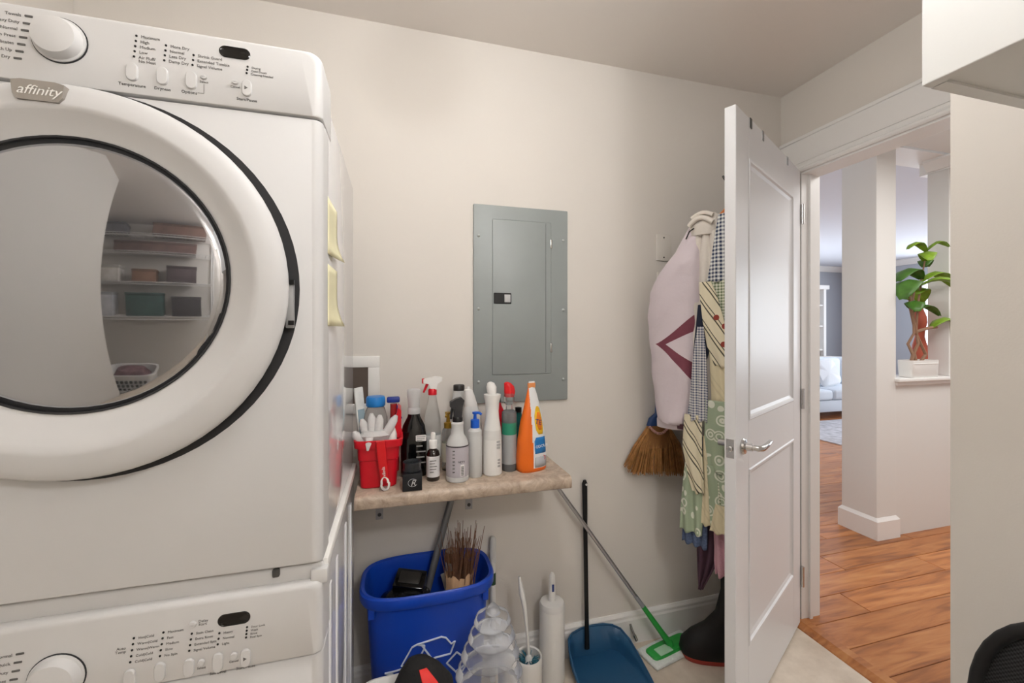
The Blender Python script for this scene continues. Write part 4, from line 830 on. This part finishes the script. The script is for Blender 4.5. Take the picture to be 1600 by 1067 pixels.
ap = thing('patchwork_apron', 'patchwork apron of checks, florals and sage paisley hanging beside the jacket', 'apron', (1.13, 1.3, .58))
def ad(rows, m_, q, amp=.006, fr=2, ph=0, name='patch', nz=40): return drape(rows, q, amp, fr, ph, 30, nz).build(name, m_, ap, solid=.003)
ad([(1.735, .135, .187), (1.68, .125, .187), (1.60, .112, .187), (1.50, .095, .187)], navy_check, -.055, .005, 2)
ad([(1.502, .10, .187), (1.40, .11, .187), (1.28, .125, .187)], green_check, -.053, .004, 2, 1)
ad([(1.50, .073, .112), (1.46, .072, .13), (1.36, .083, .158), (1.27, .098, .187), (1.2, .125, .187)], floral, -.062, .004, 1.5, .4)
ad([(1.34, .068, .09), (1.22, .05, .1), (1.1, .04, .105), (1.0, .03, .1)], slate_check, -.068, .005, 2.5, .8)
ad([(1.25, .105, .187), (1.1, .11, .187), (.95, .108, .187)], plain_cream, -.056, .006, 2, 2)
ad([(1.08, .095, .187), (.95, .09, .187), (.83, .105, .187)], paisley, -.066, .005, 1.6, .187)
ad([(1.02, .02, .085), (.9, .012, .085), (.8, .03, .09), (.74, .05, .088)], floral, -.068, .006, 1.5, 1)
ad([(.92, .03, .07), (.8, .012, .08), (.66, -.002, .082), (.585, -.003, .078)], paisley, -.058, .007, 2, .5)
ad([(.95, .085, .125), (.75, .082, .125), (.63, .076, .12)], plain_cream, -.06, .005, 1.5, 1.4)
ad([(.95, .12, .187), (.8, .118, .187), (.7, .115, .187)], green_check, -.058, .005, 2, .6)
ad([(.85, .10, .187), (.72, .105, .187), (.63, .11, .187)], paisley, -.064, .005, 2, 2.2)
ad([(.72, .13, .187), (.62, .11, .187)], plain_cream, -.07, .004, 2, .187)
ap2 = drape([(1.42, .062, .1), (1.25, .045, .1), (1.13, .04, .07)], -.05, .003, 2, 0).build('navy_garment', mat('navy_cloth', (34, 40, 58), .85), solid=.006, base=(1.1, 1.33, 1.1)); tag(ap2, 'dark navy garment showing between the jacket and the apron', 'garment')
dn = drape([(.94, .02, .08), (.75, .002, .09), (.535, -.002, .09)], -.04, .005, 3, 0).build('denim_cloth', mat('denim_blue', (92, 108, 140), .9, noise=.3, nscale=160), solid=.004, base=(1.1, 1.35, .53)); tag(dn, 'faded denim cloth showing below the patchwork apron', 'cloth')
pp = drape([(.9, .03, .13), (.62, .035, .135), (.5, .04, .12), (.42, .046, .085), (.37, .05, .062)], -.012, .01, 2.5, 1).build('plum_garment', mat('plum_cloth', (84, 58, 72), .85), solid=.006, base=(1.12, 1.33, .37)); tag(pp, 'dark plum garment with a pointed hem hanging below the apron', 'garment')
pk = drape([(.8, .11, .187), (.62, .11, .187), (.5, .112, .19), (.455, .118, .175)], -.035, .009, 2.5, .3).build('pink_garment', mat('pink_cloth', (212, 164, 176), .85, bump=.4, bscale=90), solid=.005, base=(1.15, 1.28, .455)); tag(pk, 'pink cloth hanging lowest beside the door edge', 'cloth')
# straw broom on the wall
t = thing('straw_broom', 'fan-shaped straw whisk broom hanging on the wall below the jacket', 'broom', (1.07, 1.55, .7))
m = MB()
for i in range(420):
    u = random.uniform(-1, 1); v_ = random.uniform(-1, 1)*(1-.3*abs(u)); x0 = 1.075+.045*u; y0 = 1.555+.012*v_
    x1 = 1.062+.145*u+random.gauss(0, .004); y1 = 1.55+.022*v_; zb = .715+.035*(u*-.5+.3)+random.uniform(-.012, .012)+(.02 if u < -.9 else 0)
    m.tube([(x0, y0, .925), ((x0+x1)/2+.012*u, (y0+y1)/2, .84), (x1, y1, zb)], [.0022, .002, .0012], 4)
o = m.build('bristles', mat('straw', (164, 116, 66), .8, noise=.3, nscale=50), t, smooth=False); o['kind'] = 'stuff'
m = MB(); m.loft([(.83, .085, .018, 0, 0, 2.5), (.9, .058, .017, .005, 0, 2.5), (.935, .043, .015, .008, 0, 2.5)], 28, T(1.066, 1.554, 0)); m.build('core', mat('straw_core', (140, 96, 54), .85), t)
m = MB(); m.tube([(1.02+.1*i/12, 1.534, .925-.032*math.sin(PI*i/12)) for i in range(13)], .0055, 8); m.build('binding', mat('binding_red_white', (196, 150, 140), .7, noise=.6, nscale=160), t)
m = MB(); m.loft([(.925, .045, .016, 0, 0, 3), (.955, .038, .015, .004, 0, 3), (.975, .016, .013, .012, 0, 3), (1.15, .012, .012, .014, 0, 2)], 20, T(1.066, 1.554, 0)); m.build('handle', mat('handle_blue', (34, 62, 110), .5), t)
# black floor appliance with red underside
t = thing('vacuum_head', 'black rounded floor appliance with a red underside behind the door', 'appliance', (1.22, 1.42, 0))
m = MB(); A = T(1.225, 1.425, 0) @ Matrix.Rotation(math.radians(-22), 4, 'Z')
m.loft([(.02, .11, .05, 0, 0, 2.6), (.035, .118, .056, 0, 0, 2.4), (.07, .116, .054, .004, 0, 2.3), (.105, .098, .046, .02, 0, 2.2), (.14, .07, .036, .046, 0, 2.1), (.19, .044, .03, .066, 0, 2), (.28, .03, .026, .074, 0, 2), (.36, .032, .026, .074, 0, 2), (.42, .022, .022, .08, 0, 2), (1.0, .016, .016, .09, 0, 2)], 36, A); m.build('body', mat('appliance_black', (20, 18, 18), .6), t)
m = MB(); m.loft([(0, .1, .043, 0, 0, 2.6), (.012, .108, .049, 0, 0, 2.6), (.0215, .111, .051, 0, 0, 2.6)], 36, A); m.build('sole', mat('sole_red', (176, 62, 50), .5), t)
# ---------------------------------------------------------------- foreground pile: basket, bag, clear containers, tub
t = thing('laundry_basket', 'white plastic basket in front of the bin, only its rim in view', 'basket', (.012, 1.05, 0))
m = MB(); m.loft([(0, .085, .07, 0, 0, 5), (.004, .09, .075, 0, 0, 5), (.39, .125, .098, 0, 0, 5), (.4, .137, .108, 0, 0, 5), (.412, .138, .109, 0, 0, 5), (.414, .13, .102, 0, 0, 5), (.4, .12, .094, 0, 0, 5), (.01, .083, .068, 0, 0, 5), (.009, .02, .02, 0, 0, 5)], 48, T(.012, 1.05, 0) @ Matrix.Diagonal((.78, 1, 1, 1))); m.build('tub', wplastic_m, t)
t = thing('gear_bag', 'black bag with a red panel and white lettering in the basket', 'bag', (.06, 1.06, .012))
GS = [(.012, .06, .05, 0, 0, 3), (.2, .078, .06, 0, 0, 2.6), (.38, .085, .056, .003, 0, 2.4), (.45, .074, .046, .006, 0, 2.2), (.49, .05, .032, 0, 0, 2), (.515, .026, .016, -.006, 0, 2), (.52, .005, .004, -.006, 0, 2)]
m = MB(); m.loft(GS, 34, T(.058, 1.06, 0)); m.build('body', mat('bag_cloth', (24, 23, 23), .8, bump=.3, bscale=60), t)
def bagp(zz, an, off=.0015):
    for g0, g1 in zip(GS[:-1], GS[1:]):
        if g0[0] <= zz <= g1[0]:
            k = (zz-g0[0])/(g1[0]-g0[0]); q = [g0[i]+(g1[i]-g0[i])*k for i in range(6)]; c, si = math.cos(an), math.sin(an)
            return (.058+q[3]+(q[1]+off)*math.copysign(abs(c)**(2/q[5]), c), 1.06+(q[2]+off)*math.copysign(abs(si)**(2/q[5]), si), zz+off*.5)
m = MB(); m.rings([[bagp(zz, a_+(b_-a_)*k/8) for k in range(9)] for zz, a_, b_ in ((.36, -1.3, -.75), (.4, -1.35, -.8), (.44, -1.45, -.85), (.475, -1.55, -.95), (.505, -1.6, -1.1))], cap=False, closed=False); m.build('red_panel', mat('panel_red', (226, 52, 46), .6), t, solid=.002)
q = bagp(.425, -1.15, .004); text('C', .036, (q[0]-.012, q[1]-.004, q[2]-.012), mat('bag_white', (238, 236, 234), .6), t, rot=(PI/2-.35, 0, .3))
q = bagp(.42, -.62, .004); text('01', .026, (q[0]-.006, q[1]-.006, q[2]-.012), MATS['panel_red'], t, rot=(PI/2-.3, 0, .7))
t = thing('clear_container_stack', 'teetering stack of clear crinkled plastic containers in front of the bin', 'containers', (.26, 1.19, 0))
def film(name, op=.05):
    m = mat(name, (240, 242, 246), .08, bump=.12, bscale=60); nt = m.node_tree; out = nt.nodes['Material Output']; p = nt.nodes['Principled BSDF']
    tr = nt.nodes.new('ShaderNodeBsdfTransparent'); mx = nt.nodes.new('ShaderNodeMixShader'); fr = nt.nodes.new('ShaderNodeFresnel'); fr.inputs['IOR'].default_value = 1.25
    ad_ = nt.nodes.new('ShaderNodeMath'); ad_.operation = 'ADD'; ad_.inputs[1].default_value = op; nt.links.new(fr.outputs[0], ad_.inputs[0])
    nt.links.new(ad_.outputs[0], mx.inputs[0]); nt.links.new(tr.outputs[0], mx.inputs[1]); nt.links.new(p.outputs[0], mx.inputs[2]); nt.links.new(mx.outputs[0], out.inputs[0]); return m
ck = film('crinkled_clear')
z = 0; tiers = [(.085, .066, .0)]*0
hts = [(.0, .08, .095, 0), (.08, .08, .095, .004), (.16, .08, .093, -.004), (.24, .075, .092, 0), (.315, .055, .09, .0), (.37, .05, .079, .004), (.42, .046, .064, .008), (.466, .042, .05, .010)]
for z0, hh, r, off in hts:
    N = 36; R = []
    for k in range(9):
        f_ = k/8; rr = r*(.86+.16*math.sin(PI*min(1, f_*1.15)))*(1 if f_ < .93 else .8)
        R.append([(.26+off+rr*(1+.07*abs(math.sin(4.5*a)))*math.cos(a), 1.19+rr*.85*(1+.07*abs(math.sin(4.5*a)))*math.sin(a), z0+hh*f_) for a in [2*PI*i/N for i in range(N)]])
    MB().rings(R).build('container', ck, t, ang=30)
MB().lathe([(.022, .508), (.018, .52), (.004, .535)], 14, T(.272, 1.19, 0)).build('peak', ck, t)
t = thing('white_tub', 'white plastic tub leaning behind the clear containers', 'tub', (.375, 1.3, 0))
m = MB(); m.loft([(0, .03, .05, 0, 0, 5), (.2, .032, .05, -.008, 0, 5), (.3, .024, .045, -.022, 0, 5), (.306, .02, .042, -.023, 0, 5)], 30, T(.362, 1.31, 0)); m.build('body', wplastic_m, t)
m = MB(); m.loft([(.296, .026, .047, -.022, 0, 5), (.31, .024, .045, -.024, 0, 5)], 30, T(.362, 1.31, 0)); m.build('lid', wplastic_m, t)
# ---------------------------------------------------------------- wall cabinet on the right
t = thing('wall_cabinet', 'white wall cabinet hung high at the right edge, underside showing', 'cabinet', (.89, 0, 1.68))
m = MB(); m.box(.756, 1.046, .4107, .4287, 1.68, 2.43); m.box(.756, 1.046, -.5, -.482, 1.68, 2.43); m.box(.756, 1.046, -.482, .4107, 1.684, 1.702); m.box(.756, 1.046, -.482, .4107, 2.41, 2.43); m.box(1.036, 1.046, -.482, .4107, 1.702, 2.41); m.build('carcass', cabinet_m, t, smooth=False)
for y0, y1 in ((-.035, .4287), (-.5, -.038)):
    d_ = bx(.736, .754, y0, y1, 1.68, 2.43, bev=.0015).build('door', cabinet_m, t, smooth=False)
MB().lathe([(.017, 0), (.017, .003), (.012, .0035), (.012, .001), (.001, .001)], 20, T(.83, .345, 1.681)).build('cam_cover', mat('cam_dark', (60, 50, 42), .4, .5), t)
# ---------------------------------------------------------------- mesh office chair
t = thing('office_chair', 'black mesh-back office chair at the lower right corner', 'chair', (.62, .2, 0))
def chair_mesh():
    m = mat('chair_mesh', (20, 20, 21), .7); nt = m.node_tree; L = nt.links.new; p = nt.nodes['Principled BSDF']
    tc = nt.nodes.new('ShaderNodeTexCoord'); ck_ = nt.nodes.new('ShaderNodeTexChecker'); ck_.inputs['Scale'].default_value = 330; L(tc.outputs['Object'], ck_.inputs['Vector']); ck_.inputs['Color1'].default_value = (.035, .035, .036, 1); ck_.inputs['Color2'].default_value = (.003, .003, .003, 1); L(ck_.outputs[0], p.inputs['Base Color']); return m
out = []
for i in range(25):
    a = PI*i/24; out.append((.2+.235*math.copysign(abs(math.cos(a))**.62, math.cos(a)),   .72+.222*abs(math.sin(a))**.75))
out = [(.425, .5)]+out+[(-.025, .5)]
def chx(y_, z_): return .862-.06*((y_-.2)/.23)**2*0-.10*max(0, .75-z_)**1
R = [[(chx(yy, zz), .2+(yy-.2)*k, .62+(zz-.62)*k) for yy, zz in out] for k in (1.0, .5, .05)]
MB().rings(R, cap=False, closed=False).build('mesh_back', chair_mesh(), t, solid=.004)
m = MB(); m.tube([(chx(yy, zz), yy, zz) for yy, zz in out], .009, 10); m.build('back_frame', mat('chair_black', (22, 22, 23), .6), t)
m = MB(); m.tube([(.8, -.03, .5), (.83, .2, .49), (.8, .43, .5)], .014, 10); m.tube([(.83, .2, .49), (.78, .2, .42), (.62, .2, .42)], .02, 10); m.build('back_support', black_m, t)
m = MB(); m.loft([(.43, .22, .22, 0, 0, 4), (.45, .235, .235, 0, 0, 4), (.485, .235, .235, 0, 0, 4), (.5, .2, .2, 0, 0, 4)], 36, T(.55, .2, 0)); m.build('seat', mat('seat_black', (26, 26, 27), .85), t)
m = MB(); m.lathe([(.03, .08), (.03, .25), (.018, .26), (.018, .43)], 20, T(.55, .2, 0)); m.build('column', black_m, t)
for k in range(5):
    a = 2*PI*k/5; m = MB(); m.tube([(.55, .2, .1), (.55+.25*math.cos(a), .2+.25*math.sin(a), .07)], [.022, .014], 10); m.build('base_arm', black_m, t)
    m = MB(); m.lathe([(.026, -.02), (.026, .02)], 18, T(.55+.25*math.cos(a), .2+.25*math.sin(a), .026) @ Matrix.Rotation(PI/2, 4, 'X')); m.build('caster', black_m, t)
# ---------------------------------------------------------------- behind the camera (seen in the dryer glass)
t = thing('wire_shelving', 'white wire shelving in the recess, mirrored in the dryer glass', 'shelving', (-.9, -1.45, 0))
for z in (1.1, 1.55, 1.95, 2.2):
    m = MB()
    for k in range(5): m.tube([(-1.75, -1.6+.07*k, z), (-.1, -1.6+.07*k, z)], .004, 5)
    for k in range(42): m.tube([(-1.75+.04*k, -1.6, z+.004), (-1.75+.04*k, -1.32, z+.004)], .002, 4)
    m.tube([(-1.75, -1.32, z-.03), (-.1, -1.32, z-.03)], .005, 5); m.build('wire_shelf', wplastic_m, t, smooth=False)
for x in (-1.74, -.11):
    for y in (-1.6, -1.32): MB().tube([(x, y, 0), (x, y, 2.22)], .009, 8).build('upright', wplastic_m, t)
for i, (x, z, sx_, sz_, cl_, lab) in enumerate(((-1.25, 1.558, .13, .2, (216, 210, 202), 'white carton on a middle wire shelf behind'), (-.85, 1.558, .13, .16, (150, 112, 88), 'brown carton on a middle wire shelf behind'), (-.45, 1.558, .16, .22, (92, 78, 80), 'dark cloth box on a middle wire shelf behind'), (-1.3, 1.108, .11, .3, (206, 206, 210), 'pale upright box on the lowest wire shelf behind'), (-.85, 1.108, .2, .3, (58, 92, 86), 'green storage box on the lowest wire shelf behind'), (-.4, 1.108, .16, .26, (70, 66, 68), 'charcoal box on the lowest wire shelf behind'), (-.75, 1.958, .45, .14, (120, 92, 84), 'long brown box on the upper wire shelf behind'), (-1.35, 2.208, .25, .15, (110, 108, 112), 'grey box on the top wire shelf behind'), (-.5, 2.208, .3, .17, (134, 104, 92), 'tan box on the top wire shelf behind'))):
    t2 = thing('storage_box', lab, 'box', (x, -1.46, z), group='boxes on the wire shelving')
    bx(x-sx_, x+sx_, -1.56, -1.36, z, z+sz_, bev=.004).build('box', mat('box_%d' % i, cl_, .7, noise=.15, nscale=12), t2); bx(x-sx_-.004, x+sx_+.004, -1.564, -1.356, z+sz_-.03, z+sz_+.004, bev=.003).build('lid', mat('box_lid_%d' % i, tuple(int(v*.85) for v in cl_), .7), t2)
BX, BY_ = -1.0, -1.08
for i, z in enumerate((0, .2)):
    t2 = thing('laundry_basket', ['white laundry basket on the floor behind, lower of the stacked two', 'white laundry basket stacked in the other, full of clothes'][i], 'basket', (BX, BY_, z), group='laundry baskets behind the camera')
    m = MB(); m.loft([(z+.004, .2, .15, 0, 0, 4), (z+.26, .25, .19, 0, 0, 4), (z+.27, .268, .208, 0, 0, 4), (z+.285, .268, .208, 0, 0, 4), (z+.283, .245, .185, 0, 0, 4), (z+.02, .195, .145, 0, 0, 4), (z+.019, .02, .02, 0, 0, 4)], 40, T(BX, BY_, 0)); m.build('tub', wplastic_m, t2)
    for k in range(8):
        for r_ in range(3): bx(BX-.17+.045*k, BX-.17+.045*k+.025, BY_+.15+.012*r_, BY_+.175+.012*r_, z+.07+.055*r_, z+.1+.055*r_, bev=.004).build('hole', dark_m, t2)
o = MB().loft([(.24, .17, .12, 0, 0, 3), (.42, .19, .14, 0, 0, 3), (.5, .14, .1, 0, 0, 2.5), (.52, .04, .03)], 24, T(BX, BY_, 0)).build('folded_laundry', mat('laundry_mauve', (130, 96, 100), .9, noise=.4, nscale=14, bump=.5, bscale=20), base=(BX, BY_, .24)); tag(o, 'heap of mauve laundry in the upper basket behind', 'laundry')
for LX, LY, em, lab in ((.25, .58, 26, 'opal globe ceiling light nearest the back wall, above the frame'), (.5, -.9, 58, 'opal globe added as unseen fill light behind the camera')):  # the globe behind the camera is added fill, never in view
    t = thing('globe_light', lab, 'ceiling light', (LX, LY, 2.44), group='opal globe ceiling lights')
    MB().lathe([(.07, 2.44), (.07, 2.425), (.045, 2.41), (.04, 2.37)], 32, Matrix.Translation((LX, LY, 0))).build('canopy', wplastic_m, t)
    MB().lathe([(.11*math.sin(PI*k/16)+.0005, 2.27+.11*math.cos(PI*k/16)) for k in range(17)], 32, Matrix.Translation((LX, LY, 0)), cap=False).build('globe', mat('lamp_glow_%d' % em, (255, 255, 255), .5, emit=((252, 252, 252), em)), t)
# ---------------------------------------------------------------- hall ledge plant and living room furniture
px_, py_ = 3.325, 1.955
t = thing('planter', 'low white planter with a leafy plant on the half wall ledge', 'planter', (px_, py_, 1.022))
m = MB(); m.loft([(0, .12, .045, 0, 0, 6), (.004, .125, .047, 0, 0, 6), (.1, .13, .05, 0, 0, 6), (.112, .13, .05, 0, 0, 6), (.112, .12, .042, 0, 0, 6), (.09, .126, .053, 0, 0, 6), (.088, .02, .02, 0, 0, 6)], 40, T(px_, py_, 1.022)); m.build('pot', wplastic_m, t)
stem_m = mat('stem_brown', (150, 116, 92), .7); leaf_m = mat('leaf_green', (124, 158, 40), .45, noise=.35, nscale=18); leaf_d = mat('leaf_deep', (70, 112, 38), .45, noise=.3, nscale=18)
m = MB()
b0 = Vector((px_-.02, py_, 1.11))
for pts in ([(0, 0, 0), (-.02, 0, .07), (.02, .0, .13), (0, 0, .22), (.02, 0, .4), (.06, 0, .6), (.1, 0, .74)], [(.05, .01, 0), (.09, 0, .06), (.05, 0, .12), (.0, 0, .2)], [(-.05, 0, 0), (-.03, 0, .06), (-.06, .01, .13), (-.02, 0, .2), (-.03, .0, .42), (.0, 0, .55)], [(0, 0, .21), (.1, -.01, .235), (.16, -.02, .24)], [(.0, 0, .2), (-.05, 0, .36), (-.06, 0, .45)]):
    m.tube([b0+Vector(p) for p in pts], [.011-.0012*i for i in range(len(pts))], 7)
m.build('stems', stem_m, t)
def leaf(p, d, L_, w_, m_, droop=.25):
    d = Vector(d).normalized(); side = d.cross(Vector((0, 0, 1))).normalized(); R = []
    for i in range(8):
        k = i/7; ww = w_*math.sin(PI*min(.98, k*.92+.04))**.7; c = Vector(p)+d*L_*k+Vector((0, 0, .06*math.sin(PI*k)*L_/.2-droop*L_*k*k))
        R.append([c+side*ww*s_+Vector((0, 0, -abs(s_)*ww*.3)) for s_ in (-1, -.5, 0, .5, 1)])
    return MB().rings(R, cap=False, closed=False).build('leaf', m_, t, solid=.0015)
for p, d, L_, w_, q in (((.1, 0, .74), (-.8, .1, .3), .16, .035, 0), ((.1, 0, .75), (.6, -.3, .3), .14, .035, 0), ((.08, 0, .68), (-.5, -.4, .1), .17, .045, 0), ((.07, 0, .64), (.5, .2, .2), .15, .04, 1), ((.05, 0, .56), (-1, 0, .15), .22, .06, 1), ((.04, 0, .54), (1, -.2, .1), .25, .055, 0), ((.0, 0, .5), (.4, -.6, .0), .26, .07, 0), ((-.02, 0, .5), (-.9, -.3, -.1), .24, .07, 1), ((.0, 0, .46), (.7, .3, .0), .2, .06, 0), ((-.04, 0, .36), (-.6, -.5, .1), .17, .05, 1), ((-.03, 0, .34), (.9, -.3, .1), .17, .045, 1), ((.12, -.01, .235), (1, -.15, .12), .24, .05, 0), ((-.06, 0, .42), (-.7, .4, .1), .15, .04, 0)):
    leaf(b0+Vector(p), d, L_, w_, leaf_d if q else leaf_m)
t = thing('terracotta_vase', 'tall terracotta red vase behind the planter on the ledge', 'vase', (3.5, 2.05, 1.022))
m = MB(); m.lathe([(.03, 0), (.036, .004), (.042, .12), (.04, .2), (.026, .26), (.028, .3), (.039, .36), (.037, .4), (.02, .45), (.018, .5), (.028, .53), (.022, .53), (.012, .5)], 28, T(3.5, 2.05, 1.022)); m.build('body', mat('terracotta', (176, 84, 62), .6), t)
sofa_m = mat('sofa_fabric', (208, 214, 222), .85)
t = thing('sofa', 'pale blue-white sofa across the living room', 'sofa', (6.6, 5.1, FZ))
bx(5.3, 8.0, 4.72, 5.55, .12, .3, bev=.03).build('base', sofa_m, t); 
for x0 in (5.35, 6.25, 7.15): bx(x0, x0+.88, 4.70, 5.4, .3, .45, bev=.04, seg=3).build('seat_cushion', sofa_m, t)
for x0 in (5.35, 6.25, 7.15): bx(x0, x0+.88, 5.25, 5.5, .44, .88, bev=.06, seg=3).build('back_cushion', sofa_m, t)
bx(5.3, 8.0, 5.42, 5.58, .3, .8, bev=.03).build('back_frame', sofa_m, t); bx(5.12, 5.34, 4.72, 5.58, .12, .62, bev=.04).build('arm', sofa_m, t)
for x in (5.2, 7.9):
    for y in (4.8, 5.5): bx(x-.03, x+.03, y-.03, y+.03, FZ, .125).build('leg', dark_m, t, smooth=False)
for i, (x, rz, c_, lab) in enumerate(((6.1, .3, (186, 204, 222), 'pale blue patterned throw pillow on the sofa'), (6.62, -.15, (222, 224, 228), 'plain white throw pillow on the sofa'))):
    o = MB().loft([(-.045, .03, .03, 0, 0, 4), (-.03, .19, .19, 0, 0, 4.5), (0, .215, .215, 0, 0, 5), (.03, .19, .19, 0, 0, 4.5), (.045, .03, .03, 0, 0, 4)], 32, Matrix.Translation((x, 5.1, .66)) @ Matrix.Rotation(rz, 4, 'Y') @ Matrix.Rotation(PI/2-.3, 4, 'X')).build('throw_pillow', mat('pillow_%d' % i, c_, .9, noise=.25 if i == 0 else 0, nscale=14), base=(x, 5.1, .45)); tag(o, lab, 'pillow', 'pillows on the sofa')
o = bx(4.9, 7.8, 3.62, 4.66, FZ, FZ+.012, bev=.003).build('area_rug', mat('rug_grey', (196, 194, 198), .95, noise=.25, nscale=14), base=(6.3, 4.3, FZ)); tag(o, 'pale grey area rug in front of the sofa', 'rug')
t = thing('bookcase', 'tall white built-in bookcase on the far living room wall', 'bookcase', (7.6, 6.3, FZ))
b = MB(); b.box(7.2, 7.26, 6.15, 6.49, FZ, 2.12); b.box(7.9, 7.96, 6.15, 6.49, FZ, 2.12); b.box(7.15, 8.01, 6.12, 6.49, 2.12, 2.2, .01); b.box(7.26, 7.9, 6.46, 6.49, FZ, 2.12); b.build('carcass', trim_m, t, smooth=False)
for z in (.5, .95, 1.4, 1.8): bx(7.26, 7.9, 6.17, 6.47, z, z+.03).build('shelf', trim_m, t, smooth=False)
t = thing('console_table', 'slim white console table behind the sofa', 'table', (6.6, 5.8, FZ))
bx(5.6, 7.8, 5.66, 5.95, .82, .86, bev=.005).build('top', trim_m, t)
for x in (5.65, 7.75):
    for y in (5.7, 5.91): bx(x-.025, x+.025, y-.025, y+.025, FZ, .82).build('leg', trim_m, t, smooth=False)
for i, x in enumerate((6.95, 7.12, 7.3)):
    o = MB().lathe([(.03, 0), (.045, .04), (.04, .09), (.02, .13+.03*i), (.025, .15+.03*i)], 18, T(x, 5.8, .86)).build('small_vase', mat('vase_dark', (58, 56, 58), .5), base=(x, 5.8, .86)); tag(o, ['squat dark vase, shortest on the console behind the sofa', 'dark vase of middle height on the console behind the sofa', 'tallest dark vase on the console behind the sofa'][i], 'vase', 'dark vases on the console')
# tidy helper flags
for o in bpy.data.objects:
    if '_local' in o: del o['_local']
